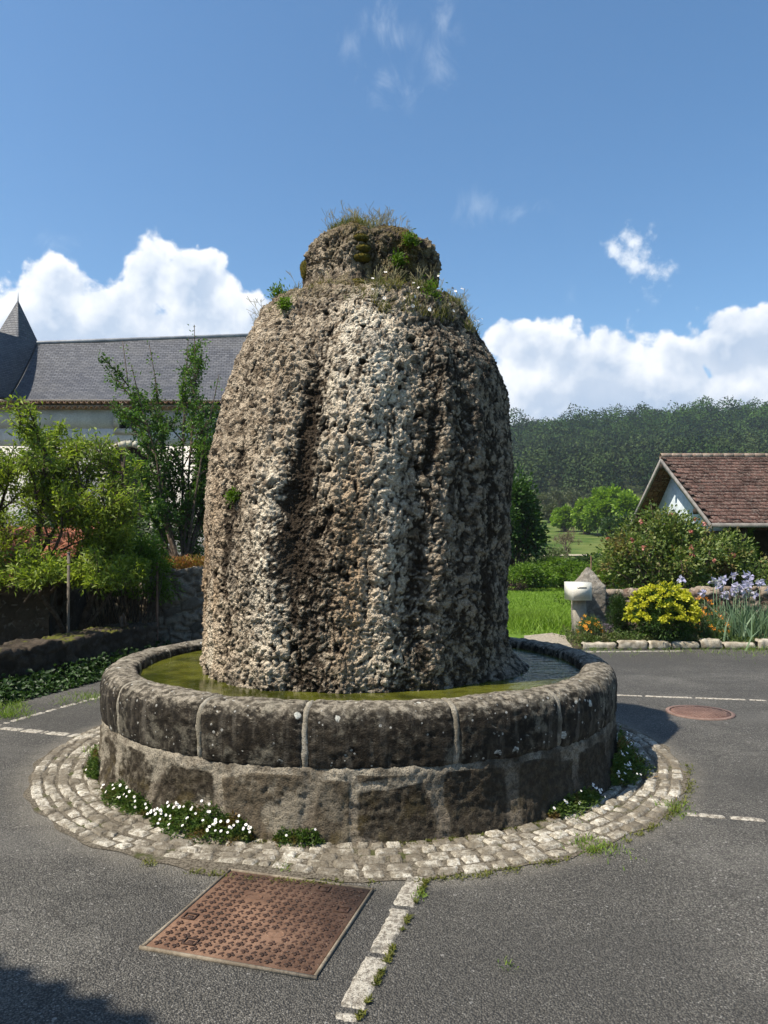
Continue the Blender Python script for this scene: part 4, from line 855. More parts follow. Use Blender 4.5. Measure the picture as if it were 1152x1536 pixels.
# ================================================================== VEGETATION
def grow(r, p, d, L, rad, lev, maxlev, segs, tips, up=.1, nch=(3, 5), spread=.7, wob_=.18, lfac=.62, nseg=5, start=.25):
    p = np.array(p, float); d = unit(np.array(d, float)); n = nseg; ps = [p]; ds = []
    for i in range(n):
        d = unit(d + r.normal(0, wob_, 3) + np.array([0, 0, up])); q = ps[-1] + d * L / n; segs.append((ps[-1], q, rad * (1 - .8 * i / n), rad * (1 - .8 * (i + 1) / n))); ps.append(q); ds.append(d)
        if lev >= maxlev - 1 or i >= n - 2: tips += [(ps[-2], q, d, lev)] * (1 if lev >= maxlev - 1 else 7)
    if lev < maxlev:
        for k in range(r.integers(*nch)):
            f = start + (1 - start) * (k + r.uniform(.2, .8)) / nch[1]; f = min(f, .98); i = int(f * n); a = ps[i] + (ps[i + 1] - ps[i]) * (f * n - i)
            dd = unit(ds[i] + spread * unit(r.normal(size=3)) * r.uniform(.7, 1.2)); grow(r, a, dd, L * lfac * r.uniform(.7, 1.15) * (1.1 - .35 * f), rad * .5, lev + 1, maxlev, segs, tips, up, nch, spread, wob_, lfac, nseg, start)
def tree(name, label, cat, stems, seed, leafmat, nleaf, leaf, maxlev=3, up=.1, nch=(3, 6), spread=.75, droop=.4, spread_l=.05, bark=None, group=None, lfac=.62, wob_=.18, start=.25, keep=None):
    r = np.random.default_rng(seed); segs = []; tips = []
    for (p, d, L, rad) in stems: grow(r, p, d, L, rad, 0, maxlev, segs, tips, up, nch, spread, wob_, lfac, 5, start)
    a = np.array([s[0] for s in segs]); b_ = np.array([s[1] for s in segs]); ra = np.array([s[2] for s in segs]); rb = np.array([s[3] for s in segs])
    ta = np.array([s[0] for s in tips]); tb = np.array([s[1] for s in tips]); td = np.array([s[2] for s in tips])
    if keep is not None:
        k = keep((ta + tb) / 2); ta, tb, td = ta[k], tb[k], td[k]; k = keep((a + b_) / 2) | (ra > .02); a, b_, ra, rb = a[k], b_[k], ra[k], rb[k]
    root = thing(name, label, cat, stems[0][0], group)
    B().segs(a, b_, np.maximum(ra, .0025), np.maximum(rb, .002), 5).mk('trunk', bark or BARK, root, smooth=True)
    i = r.integers(0, len(ta), nleaf); pos = ta[i] + (tb[i] - ta[i]) * r.uniform(size=(nleaf, 1)) + r.normal(0, spread_l, (nleaf, 3))
    d = td[i] * .5 + unit(r.normal(size=(nleaf, 3))) * .9 + np.array([0, 0, -droop]); V, F = leaves(pos, d, leaf[0], leaf[1], r)
    mk('crown', V, F, leafmat, root); return root
PEACH = M('peach_leaf', m_leaf((.14, .205, .025), (.34, .41, .055), .42, (.07, .115, .018), 1.6))
PLUM = M('plum_leaf', m_leaf((.035, .085, .018), (.10, .19, .03), .4, (.13, .22, .03), 2.5))
DARKL = M('dark_leaf', m_leaf((.018, .042, .008), (.05, .095, .02), .3))
MIDL = M('mid_leaf', m_leaf((.06, .12, .012), (.16, .26, .03), .4))
# peach trees on the left
zlim = lambda q: (q[:, 2] < 3.75 - .4 * vnoise(q * 2, 5) - .95 / (1 + np.exp(-(q[:, 0] + 4.25) * 5))) & (q[:, 2] > 1.1)
tree('peach_tree', 'broad peach tree with long bright yellow-green leaves overhanging the low wall', 'tree', [((-4.75, 11.2, 0), (-.25, -.1, 1), 3.3, .07), ((-4.65, 11.2, 0), (.35, -.2, 1), 3.2, .06), ((-4.8, 11.25, 0.1), (-.6, -.4, .9), 3.2, .05), ((-4.6, 11.3, 0.1), (.05, .4, 1), 3.3, .05), ((-4.7, 11.1, .1), (.7, -.1, .75), 2.1, .045), ((-4.7, 11.1, .1), (0, -.6, .8), 2.2, .045), ((-4.7, 11.1, .1), (-.9, -.3, .6), 2.4, .045), ((-4.7, 11.1, .1), (.95, .1, .5), 1.8, .04)],
     101, PEACH, 30000, (.095, .028), 3, .05, (5, 8), .9, .12, .05, lfac=.5, keep=zlim)
tree('peach_tree', 'peach tree with bright pointed leaves at the left edge above the outhouse roof', 'tree', [((-6.0, 11.4, 0), (.1, -.1, 1), 3.8, .07), ((-6.05, 11.4, 0), (-.3, .0, 1), 3.7, .05), ((-5.95, 11.4, 0), (.25, .2, 1), 3.5, .05), ((-6.0, 11.4, .2), (-.6, -.4, .7), 2.6, .05)],
     103, PEACH, 22000, (.095, .028), 3, .08, (5, 8), .85, .12, .05, lfac=.5, keep=lambda q: (q[:, 2] < 4.4) & (q[:, 2] > 1.3))
# slender plum
bp_ = (-3.85, 14.2, 0)
rp_ = np.random.default_rng(8); pst = [(bp_, (.0, .0, 1), 2.4, .07)]
for dx, dzz in ((-1.25, 4.5), (-.85, 3.3), (-.55, 4.0), (-.40, 4.75), (.04, 4.85), (.22, 4.7), (.5, 3.3), (.72, 3.9), (-.1, 3.8), (-1.0, 2.4), (.85, 2.6), (.3, 3.9)):
    v_ = np.array([dx, rp_.normal(0, .3), dzz]); pst.append(((-3.85 + rp_.normal(0, .05), 14.2, 1.0), tuple(v_), float(np.linalg.norm(v_)), .032))
tree('plum_tree', 'loose upright small leaved tree rising in front of the slate roof beside the rock', 'tree', pst, 105, PLUM, 21000, (.075, .038), 2, .03, (9, 14), .9, .1, .05, lfac=.22, wob_=.07, start=.2)
def shrub(name, label, cat, c, rad, nleaf, leaf, mat, seed, ncl=40, group=None, stems=True, dens=.30, extra=None, base=None, hollow=.55, parts=('foliage', 'stems'), kind=None, upb=.4):
    r = np.random.default_rng(seed); c = np.array(c, float); rad = np.array(rad, float)
    dirs = unit(r.normal(size=(ncl, 3))); dirs[:, 2] = np.where(dirs[:, 2] < -.7, -dirs[:, 2], dirs[:, 2]); cl = c + dirs * rad * r.uniform(hollow, .95, (ncl, 1))
    i = r.integers(0, ncl, nleaf); off = unit(r.normal(size=(nleaf, 3))) * (r.uniform(size=(nleaf, 1)) ** .5) * rad * dens * r.uniform(.6, 1.3, ncl)[i][:, None]
    pos = cl[i] + off; bz = c[2] - rad[2] if base is None else base; pos[:, 2] = np.maximum(pos[:, 2], bz + .01)
    d = unit(off) + unit(pos - c) * .6 + unit(r.normal(size=(nleaf, 3))) * .7 + np.array([0, 0, upb * .5])
    V, F = leaves(pos, d, leaf[0], leaf[1], r); root = thing(name, label, cat, (c[0], c[1], bz), group)
    mk(parts[0], V, F, mat, root)
    if stems:
        b0_ = np.array([c[0], c[1], bz]) + r.normal(size=(ncl, 3)) * rad * [.18, .18, 0]; mid = (b0_ + cl) / 2 + r.normal(size=(ncl, 3)) * rad * .08
        B().segs(np.vstack([b0_, mid]), np.vstack([mid, cl]), rad.mean() * .018, rad.mean() * .010, 4).mk(parts[1], BARK, root)
    if extra: extra(root, r, cl, c, rad)
    return root
# undergrowth between the walls, left
shrub('laurel_bush', 'dark leafy bush behind the garden wall next to the rock', 'bush', (-4.0, 16.0, 1.35), (1.5, .9, 1.35), 7000, (.11, .05), DARKL, 201, 50)
shrub('elder_bush', 'dark green bush at the foot of the manor house behind the peach tree', 'bush', (-7.4, 17.5, 1.3), (2.2, 1.0, 1.3), 8000, (.12, .05), DARKL, 202, 60)
shrub('hazel_bush', 'mid green bush filling the gap behind the outhouse roof', 'bush', (-9.6, 16.5, 1.3), (1.8, 1.0, 1.3), 6000, (.12, .05), MIDL, 203, 50)
shrub('honeysuckle', 'small leaved green climber covering the rusty post by the rubble wall', 'climber', (-3.75, 11.35, 1.15), (.62, .35, .55), 6500, (.048, .026), MIDL, 204, 40, base=0.0)
shrub('honeysuckle', 'loose leafy shrub with small leaves growing in front of the sunlit rubble wall', 'shrub', (-4.35, 11.7, 1.25), (.5, .3, .45), 3500, (.048, .026), M('olive_leaf', m_leaf((.07, .10, .02), (.17, .20, .04), .4)), 205, 30, base=0.0)
# stonecrop on the garden wall
r = np.random.default_rng(61); n = 9000; u = r.uniform(size=n); hsd = (.08 + .16 * r.uniform(size=n) ** 1.3)
pos = np.stack([-3.75 + 2.75 * u, 11.98 + .22 * u + r.uniform(-.2, .2, n), 1.20 + .08 * u + r.uniform(-.02, 1, n) * hsd], 1); d = np.stack([r.normal(0, .5, n), r.normal(0, .5, n), np.ones(n)], 1); V, F = leaves(pos, d, .05, .018, r)
stuff('stonecrop', V, F, M('sedum', m_leaf((.32, .10, .03), (.24, .24, .035), .35, (.36, .09, .04), 3)), 'red and yellow stonecrop growing along the top of the rubble garden wall', 'stonecrop')
# ivy at the foot of the low wall
r = np.random.default_rng(62); n = 5000; u = r.uniform(size=n); a0 = np.array([-5.2, 4.7]); a1 = np.array([-3.2, 10.9]); dd = unit(a1 - a0); nn = np.array([dd[1], -dd[0]]); hgt = .30 * (.5 + .5 * np.clip(fbm(np.stack([u * 20, u * 0, u * 0], 1), 3, 3) + .5, 0, 1.4))
of = r.uniform(0, 1, n); zz = hgt * (1 - of) * r.uniform(.3, 1, n); pp = a0 + (a1 - a0) * u[:, None] + nn * (.02 + .42 * of)[:, None]
pos = np.column_stack([pp, zz + .01]); d = np.column_stack([nn[0] + r.normal(0, .5, n), nn[1] + r.normal(0, .5, n), r.normal(.2, .5, n)]); V, F = leaves(pos, d, .06, .05, r)
stuff('ivy', V, F, M('ivy_leaf', m_leaf((.015, .04, .01), (.05, .10, .025), .25)), 'dark ivy and weeds growing along the foot of the low mossy wall', 'ivy')
# ---- grass and weed blades
def blades(base, h, wd, r, lean=.5):
    n = len(base); d = np.stack([r.normal(0, lean, n), r.normal(0, lean, n), np.ones(n)], 1); d = unit(d); L = h * r.uniform(.5, 1.2, n)[:, None]; a = r.uniform(0, 2 * pi, n); sx = np.stack([np.cos(a), np.sin(a), 0 * a], 1) * wd / 2
    side = np.stack([d[:, 0], d[:, 1], 0 * a], 1); mid = base + d * L * .55; tip = base + d * L + side * L * .5 - np.array([0, 0, 1]) * L * .06
    V = np.stack([base - sx, base + sx, mid + sx * .8, mid - sx * .8, tip], 1).reshape(-1, 3); b_ = np.arange(n)[:, None] * 5
    return V, [b_ + [0, 1, 2, 3], b_ + [3, 2, 4]]
def m_grass(c1, c2):
    return m_leaf(c1, c2, .35, None, 2.0, .6)
GR = M('grass_blade', m_grass((.09, .16, .02), (.20, .28, .04))); LAWN = M('lawn_blade', m_grass((.11, .20, .018), (.22, .34, .035)))
r = np.random.default_rng(70)
# lawn right
n = 60000; pos = np.column_stack([r.uniform(1.2, 8.5, n), 12.2 + 17 * r.uniform(size=n) ** 1.4, np.zeros(n) - .02]); ok = (pos[:, 0] < 3.1 + (pos[:, 1] - 12.5) * .45) & ~((pos[:, 1] < 13.7) & (pos[:, 0] > 2.2) & (pos[:, 0] < 3.3))
V, F = blades(pos[ok], .09, .014, r); stuff('lawn_grass', V, F, LAWN, 'bright green mown lawn beyond the basin on the right', 'grass')
# taller weeds on the lawn edge
n = 5000; pos = np.column_stack([r.normal(3.0, .45, n), r.normal(15.6, .6, n), np.zeros(n)]); V, F = blades(pos, .30, .014, r, .45)
stuff('tall_grass', V, F, LAWN, 'patch of taller uncut grass standing on the lawn left of the mailbox', 'grass')
# small tufts along paving edges
tufts = [(10, 1075, .10, 300, .11), (18, 1062, .08, 160, .10), (130, 1048, .14, 260, .07), (165, 1045, .08, 160, .07), (885, 1270, .05, 200, .05), (905, 1272, .07, 120, .035), (1015, 1212, .05, 100, .04), (1018, 1222, .03, 60, .04), (500, 1240, .05, 80, .06), (900, 974, .3, 300, .10), (1000, 974, .3, 240, .09), (1090, 975, .35, 300, .10), (1130, 975, .2, 200, .14), (630, 1345, .02, 50, .03), (763, 1450, .02, 18, .03), (425, 1302, .02, 30, .03), (150, 1130, .05, 140, .08), (600, 1250, .05, 60, .04), (855, 1222, .06, 90, .04)]
VV = B()
for (px, py, sd_, n, h_) in tufts:
    g = G(px, py); pos = np.column_stack([r.normal(g[0], sd_, n), r.normal(g[1], sd_ * 1.2, n), np.full(n, .005)]); V, F = blades(pos, h_ * .8, .006, r, .7); VV.add(V, *F)
V, F = VV.get(); stuff('weed_tufts', V, F, GR, 'small green grass tufts sprouting between the paving stones and asphalt joints', 'weeds')
# moss in joints: along strip edges and basin foot
def mossline(pts, width, n, seed, size=.008):
    r = np.random.default_rng(seed); pts = np.array(pts, float); k = r.integers(0, len(pts) - 1, n); f = r.uniform(size=(n, 1)); p = pts[k] * (1 - f) + pts[k + 1] * f
    den = vnoise(np.column_stack([p * 13, np.zeros(n)]), seed); ok = den > .0; p = p[ok] + r.normal(0, width, (ok.sum(), 2)); return np.column_stack([p, np.full(len(p), .006)])
aa = np.linspace(-1.35, 1.35, 60); foot = np.stack([FC[0] + 2.0 * np.sin(aa), FC[1] - 2.0 * np.cos(aa)], 1)
s0, s1 = G(645, 1313)[:2], G(536, 1536)[:2]
edge2 = np.stack([FC[0] + 2.455 * np.sin(aa), FC[1] - 2.455 * np.cos(aa)], 1)
pos = np.vstack([mossline(foot, .02, 9000, 3), mossline([s0, s1], .005, 1300, 4), mossline(edge2[20:], .018, 2500, 8)]); V, F = blades(pos, .018, .007, r, .9)
stuff('moss', V, F, M('moss_green', m_leaf((.07, .085, .012), (.15, .15, .025), .2)), 'low green and rusty moss along the foot of the basin and the stone strip', 'moss')
# ---- daisy clumps round the basin
WHT = M('petal_white', lambda t, pos, geo: ((.80, .78, .78), .7, None, 0)); YEL = M('petal_yellow', lambda t, pos, geo: ((.65, .42, .03), .7, None, 0))
def flowers(root, cen, size, nor, mat=WHT, disc_=YEL, petals=9, name='flowers', cup=.12):
    bb = B(); bc = B(); r = np.random.default_rng(len(cen))
    for c, nv in zip(cen, nor):
        nv = unit(nv + r.normal(0, .35, 3)); x = unit(np.cross(nv, [.3, .9, .1])); y = np.cross(nv, x); s = size * r.uniform(.75, 1.2)
        for k in range(petals):
            a = 2 * pi * k / petals; dv = x * cos(a) + y * sin(a); sv_ = -x * sin(a) + y * cos(a)
            bb.add([c + dv * s * .15, c + dv * s * .6 + sv_ * s * .24, c + dv * s + nv * s * cup, c + dv * s * .6 - sv_ * s * .24], [[0, 1, 2, 3]])
        if disc_ is not None:
            k = np.arange(7) * 2 * pi / 7; bc.add(np.vstack([c + nv * s * .12 + (x * np.cos(k)[:, None] + y * np.sin(k)[:, None]) * s * .27, c + nv * s * .3]), [[i, (i + 1) % 7, 7] for i in range(7)])
    o = bb.mk(name, mat, root)
    if disc_ is not None: bc.mk('flower_centres', disc_, root)
def daisies(label, degs, rr_, h_, nleaf, nf, seed, off=.0, fs=.0095):
    r = np.random.default_rng(seed); a = np.radians(r.uniform(degs[0], degs[1], nleaf)); am = np.radians(sum(degs) / 2); hw = np.radians((degs[1] - degs[0]) / 2) + 1e-3
    prof_ = np.sqrt(np.clip(1 - ((a - am) / hw) ** 2, 0.05, 1)) * (.75 + .4 * vnoise(np.column_stack([a * 14, a * 0, a * 0]), seed)); t_ = r.uniform(size=nleaf); rad = 1.985 + rr_ * (1 - t_) * prof_ * r.uniform(0, 1, nleaf); z = .01 + h_ * prof_ * t_ * r.uniform(.6, 1, nleaf)
    pos = np.stack([FC[0] + rad * np.sin(a), FC[1] - rad * np.cos(a), z], 1); out = np.stack([np.sin(a), -np.cos(a), 0 * a + .8], 1); V, F = leaves(pos, out + r.normal(0, .7, (nleaf, 3)), .030, .011, r)
    c0 = (FC[0] + 2.05 * sin(am), FC[1] - 2.05 * cos(am), 0); root = thing('daisy_clump', label, 'daisies', c0, 'daisy clumps around the foot of the basin'); mk('foliage', V, F, M('daisy_leaf', m_leaf((.05, .10, .018), (.13, .19, .045), .3, (.18, .09, .04), 9)), root)
    k = r.integers(0, nleaf, nf); cen = pos[k] + out[k] * .045 + np.array([0, 0, .012]); B().segs(pos[k], cen, .0012, .001, 4).mk('stems', MIDL, root); flowers(root, cen, fs, out[k] + np.array([0, -.3, .3])); return root
daisies('big bushy clump of white daisies at the front left foot of the basin', (-35, -15), .24, .19, 3600, 60, 301)
daisies('reddish leafy daisy clump with few flowers just left of the biggest clump', (-53, -36), .13, .17, 1900, 20, 302)
daisies('narrow green weed and daisy clump at the far left foot of the basin', (-74, -62), .10, .22, 1800, 8, 303)
daisies('tall dark daisy clump in shade on the right side of the basin', (58, 80), .30, .34, 4000, 55, 304)
daisies('low sparse daisy clump at the front right foot of the basin', (35, 50), .12, .14, 1500, 14, 305)
daisies('ferny yellow-green weed clump with hardly any flowers at the front centre', (-12, -4), .12, .09, 700, 2, 306)
# ---- plants on the rock
r = np.random.default_rng(81); bs = []; 
def rockpts(n, dlo, dhi, zlo, zhi, thr=-.1):
    out = []
    i = r.integers(int((dlo + 180) / 360 * NU), int((dhi + 180) / 360 * NU), n) % NU; z = r.uniform(zlo, zhi, n); j = np.searchsorted(zv, z).clip(0, NV - 1); p = VG[i, j]; nr2 = NG[i, j]
    ok = vnoise(p * 6, 12) > thr; return p[ok], nr2[ok]
p1_, n1_ = rockpts(2600, -180, 180, 3.38, 3.60, .05); p2_, n2_ = rockpts(1700, 5, 75, 3.25, 3.58, 0); p3_, n3_ = rockpts(2600, -180, 179, 4.12, 4.2, -.5)
ct_ = VG[:, -1].mean(0); p4_ = ct_ + np.column_stack([r.normal(-.06, .15, 1500), r.normal(0, .13, 1500), np.zeros(1500)]); ok = np.hypot(*(p4_ - ct_)[:, :2].T) < .23; p4_ = p4_[ok]
VV = B()
for p_, h_ in ((p1_, .055), (p2_, .08), (p3_[p3_[:, 0] < ct_[0] - .02], .07), (p4_, .05)): V, F = blades(p_, h_, .0055, r, .75); VV.add(V, *F)
V, F = VV.get(); tag(mk('grass', V, F, M('dry_grass', m_leaf((.10, .13, .03), (.22, .19, .07), .35, (.17, .11, .05), 7)), rock), kind='stuff')
# fine seed stalks
ps = np.vstack([p1_[::14], p2_[::12], p3_[::16], p4_[::9]]); n = len(ps); tp = ps + np.column_stack([r.normal(0, .05, n), r.normal(0, .05, n), r.uniform(.05, .15, n)])
bb = B().segs(ps, tp, .0016, .0011, 4); md = (ps + tp) / 2
for k in range(3): e_ = tp + np.column_stack([r.normal(0, .02, n), r.normal(0, .02, n), r.uniform(-.01, .02, n)]); bb.segs(ps + (tp - ps) * (.6 + .12 * k), e_, .001, .0016, 4)
bb.mk('seed_stalks', M('dry_stalk', m_plain((.14, .13, .07), (.22, .20, .11), 9)), rock)
k = r.integers(0, len(p2_), 24); cen = p2_[k] + n2_[k] * .06 + np.column_stack([r.normal(0, .02, 24), r.normal(0, .02, 24), r.uniform(.0, .05, 24)]); flowers(rock, cen, .013, n2_[k])
# moss cushions
def cushion(deg, z, rx, rz_, seed):
    p_, n_ = on_rock(deg, z); r = np.random.default_rng(seed); u = np.linspace(0, pi, 26); v = np.linspace(0, 2 * pi, 41)[:-1]; U, Vv = np.meshgrid(u, v, indexing='ij')
    A = np.stack([rx * np.sin(U) * np.cos(Vv), rx * .7 * np.sin(U) * np.sin(Vv), rz_ * np.cos(U)], -1).reshape(-1, 3); A *= (1 + .22 * fbm((A + seed) * 16, 3, seed))[:, None]; A = A + p_ - n_ * rx * .15
    V_, F_ = B().grid(A.reshape(26, 40, 3), cv=True).get(); n = 900; k = r.integers(0, len(A), n); V2, F2 = blades(A[k], .012, .004, r, 1.0)
    bb = B(); bb.add(V_, *F_); bb.add(V2, *F2); bb.mk('moss_cushion', M('golden_moss', m_plain((.07, .07, .012), (.20, .15, .022), 30, .95, .01)), rock, smooth=True)
cushion(-9, 3.67, .085, .04, 1); cushion(-9, 3.80, .07, .035, 2); cushion(-8, 3.87, .065, .03, 3); cushion(-9, 3.95, .06, .03, 4); cushion(-78, 3.85, .05, .09, 5)
for (dg, z_, s) in ((32, 3.95, .05), (22, 3.78, .05), (-60, 3.56, .07), (-45, 1.95, .04), (-38, 3.38, .05), (36, 3.5, .08)):
    p_, n_ = on_rock(dg, z_); n = 260; V, F = leaves(p_ + r.normal(0, s * .5, (n, 3)) + n_ * .02, r.normal(size=(n, 3)) + n_ + [0, 0, .4], .035, .012, r); mk('rock_plant', V, F, MIDL, rock)
# ---- right hand flower bed
YG = M('euphorbia_leaf', m_leaf((.03, .07, .015), (.07, .13, .02), .3)); YF = M('euphorbia_flower', m_leaf((.46, .46, .025), (.66, .62, .05), .35, (.30, .36, .03), 5))
def heads(mat, n_head, size, nm, zmin=-.2, per=26, lf=(.045, .035)):
    def f(root, r, cl, c, rad):
        d = unit(r.normal(size=(n_head * 3, 3))); d = d[(d[:, 2] > zmin)][:n_head]; cen = c + d * rad * r.uniform(.93, 1.1, (len(d), 1)); i = np.repeat(np.arange(len(cen)), per); p = cen[i] + r.normal(0, size, (len(i), 3)) * [1, 1, .6]
        V, F = leaves(p, r.normal(size=p.shape) + d[i], lf[0], lf[1], r, up=d[i] * 1.5); mk(nm, V, F, mat, root)
    return f
shrub('euphorbia_bush', 'rounded euphorbia bush covered in bright yellow-green flowers at the kerb', 'bush', (4.50, 12.0, .46), (.52, .42, .50), 9500, (.06, .018), YG, 401, 60, extra=heads(YF, 260, .022, 'flower_heads', -.1), base=0.0, hollow=.5)
shrub('rosemary_bush', 'narrow dark green rosemary bush between pillar and euphorbia', 'bush', (3.92, 12.4, .36), (.2, .2, .42), 7000, (.045, .010), DARKL, 402, 30, base=0.0)
shrub('lavender_clump', 'small greyish mauve lavender clump at the foot of the pillar', 'flower clump', (3.62, 12.3, .17), (.16, .15, .2), 900, (.035, .008), M('lavender', m_leaf((.12, .10, .13), (.22, .18, .22), .2)), 403, 20, base=0.0)
ORG = M('orange_petal', m_leaf((.80, .24, .012), (.85, .36, .02), .3)); FEA = M('feathery_leaf', m_leaf((.05, .10, .025), (.11, .18, .045), .35))
def poppy(label, c, rad, n, nf, seed, mat=ORG):
    def ex(root, r, cl, c_, rad_):
        d = unit(r.normal(size=(nf * 3, 3))); d = d[d[:, 2] > .0][:nf]; cen = c_ + d * rad_ * np.array([.9, .9, 1.15]); B().segs(cen - [0, 0, .09], cen, .0025, .002, 4).mk('flower_stalks', FEA, root); flowers(root, cen, .034, np.tile([0, -.8, .6], (len(cen), 1)), mat, None, 5, cup=.5)
    return shrub('poppy_clump', label, 'flowers', c, rad, n, (.05, .008), FEA, seed, 40, group='clumps of orange flowers along the kerb', base=0.0, extra=ex, upb=1.0)
poppy('wide clump of orange poppies between the euphorbia and the irises', (5.25, 12.15, .22), (.42, .3, .27), 4200, 26, 411)
poppy('taller back clump of orange poppies against the dry stone wall', (5.45, 12.75, .32), (.35, .22, .36), 2500, 24, 412)
poppy('small clump of yellow-orange flowers at the kerb end below the mailbox', (3.32, 12.05, .2), (.22, .2, .25), 2200, 26, 413, M('amber_petal', m_leaf((.80, .40, .03), (.80, .30, .04), .3)))
# low leafy filling of the bed
r = np.random.default_rng(95); n = 26000; pos = np.column_stack([r.uniform(3.1, 9.5, n), 11.72 + 1.5 * r.uniform(size=n) ** 1.2, np.zeros(n)]); den = vnoise(pos * 2.6, 9); hh_ = .10 + .22 * np.clip(den + .3, 0, 1); ok = den > -.35; pos = pos[ok]; hh_ = hh_[ok]; pos[:, 2] = r.uniform(0, 1, len(pos)) ** .7 * hh_
V, F = leaves(pos, r.normal(size=(len(pos), 3)) + [0, -.3, .6], .055, .020, r); stuff('bed_plants', V, F, M('bed_leaf', m_leaf((.05, .09, .02), (.14, .20, .05), .35, (.16, .13, .07), 3)), 'low mixed green leaves filling the flower bed behind the kerb', 'ground cover')
# irises
ir = thing('iris_clump', 'clump of upright grey-green irises with pale violet flowers at the right edge', 'irises', (6.1, 12.2, 0)); r = np.random.default_rng(90)
n = 700; pos = np.column_stack([6.25 + r.normal(0, .38, n), 12.25 + r.normal(0, .22, n), np.zeros(n)]); V, F = blades(pos, .70, .032, r, .25); mk('leaves', V, F, M('iris_leaf', m_leaf((.10, .17, .09), (.20, .28, .16), .3)), ir)
n = 34; bs_ = np.column_stack([6.2 + r.normal(0, .42, n), 12.4 + r.normal(0, .22, n), np.zeros(n)]); tp = bs_ + np.column_stack([r.normal(0, .05, n), r.normal(0, .05, n), r.uniform(.72, 1.12, n)]); B().segs(bs_, tp, .007, .005, 5).mk('stalks', MATS['iris_leaf'], ir)
i = np.repeat(np.arange(n), 12); d = unit(r.normal(size=(len(i), 3))); V, F = leaves(tp[i], d + [0, 0, .1], .095, .07, r); mk('flowers', V, F, M('iris_petal', m_leaf((.42, .40, .62), (.62, .60, .80), .35)), ir)
# rose bush
RL = M('rose_leaf', m_leaf((.06, .11, .022), (.24, .29, .08), .3, (.20, .12, .05), 2.2))
def roses(root, r, cl, c, rad):
    d = unit(r.normal(size=(60, 3))); d = d[d[:, 1] < .2][:16]; cen = c + d * rad * 1.0; i = np.repeat(np.arange(len(cen)), 16); V, F = leaves(cen[i] + r.normal(0, .012, (len(i), 3)), r.normal(size=(len(i), 3)), .05, .05, r); mk('roses', V, F, M('rose_petal', m_leaf((.50, .14, .12), (.55, .30, .25), .3)), root)
    sp = c + np.array([[-.2, 0, .55], [-.35, .1, .5], [.05, 0, .6], [.5, 0, .4], [1.2, 0, .0]]) * [1, 1, 1]; tp = sp + np.array([[-.1, 0, .75], [-.35, 0, .5], [.1, 0, .35], [.3, 0, .3], [.6, -.1, .05]])
    B().segs(sp, tp, .012, .005, 5).mk('long_shoots', BARK, root); i = r.integers(0, 5, 300); p = sp[i] + (tp[i] - sp[i]) * r.uniform(size=(300, 1)) + r.normal(0, .04, (300, 3)); V, F = leaves(p, r.normal(size=(300, 3)), .07, .045, r); mk('shoot_leaves', V, F, RL, root)
shrub('rose_bush', 'large sprawling rose bush with glossy leaves in front of the barn', 'bush', (5.75, 15.1, 1.25), (1.35, .9, 1.0), 11000, (.085, .055), RL, 421, 90, base=0.0, extra=roses, hollow=.35)
shrub('rose_bush', 'lower right part bush of roses reaching under the barn eave', 'bush', (7.15, 15.3, 1.0), (.95, .7, .85), 6000, (.085, .055), RL, 422, 60, base=0.0, hollow=.35)
shrub('box_bush', 'bright green rounded bush left of the rose bush behind the pillar', 'bush', (4.6, 16.2, .62), (.75, .6, .62), 5000, (.06, .03), MIDL, 423, 50, base=0.0)
shrub('hydrangea_bush', 'light green bush in the shade under the barn eave', 'bush', (9.0, 19.6, 1.5), (.8, .6, .7), 3000, (.11, .07), MIDL, 424, 40, base=0.0)
# dark tree right behind the rock
shrub('walnut_tree', 'dense dark green tree showing just behind the right side of the rock', 'tree', (5.0, 31, 2.55), (1.7, 1.6, 2.1), 12000, (.20, .13), M('dense_leaf', m_leaf((.022, .06, .01), (.06, .12, .02), .3)), 431, 90, base=0.0, parts=('crown', 'trunk'), hollow=.5)
for k, (px, Y, w_, h_, m_, lab) in enumerate([(775, 27, 1.3, .95, MIDL, 'low weedy bush under the dark tree'), (805, 29, 1.1, .95, MIDL, 'bright low bush right of the dark tree'), (835, 30, 1.2, 1.15, MIDL, 'leafy bush midway along the far lawn edge'), (862, 28, 1.0, 1.0, MIDL, 'leafy bush just left of the mailbox pillar at the lawn edge'), (893, 29, 1.5, 1.25, DARKL, 'darker bush behind the stone pillar'), (925, 30, 1.4, 1.5, MIDL, 'tall bush behind the left end of the rose bush'), (812, 37, 1.6, 1.6, M('grey_leaf', m_leaf((.07, .09, .035), (.14, .16, .07), .3)), 'greyish scrub bush beyond the far lawn edge')]):
    x_ = (px - 576) / FPX * Y; shrub('wild_bush', lab, 'bush', (x_, Y, h_ / 2), (w_, .8, h_ / 2), 3600, (.12, .055), m_, 440 + k, 40, group='wild bushes along the far edge of the lawn', base=0.0)
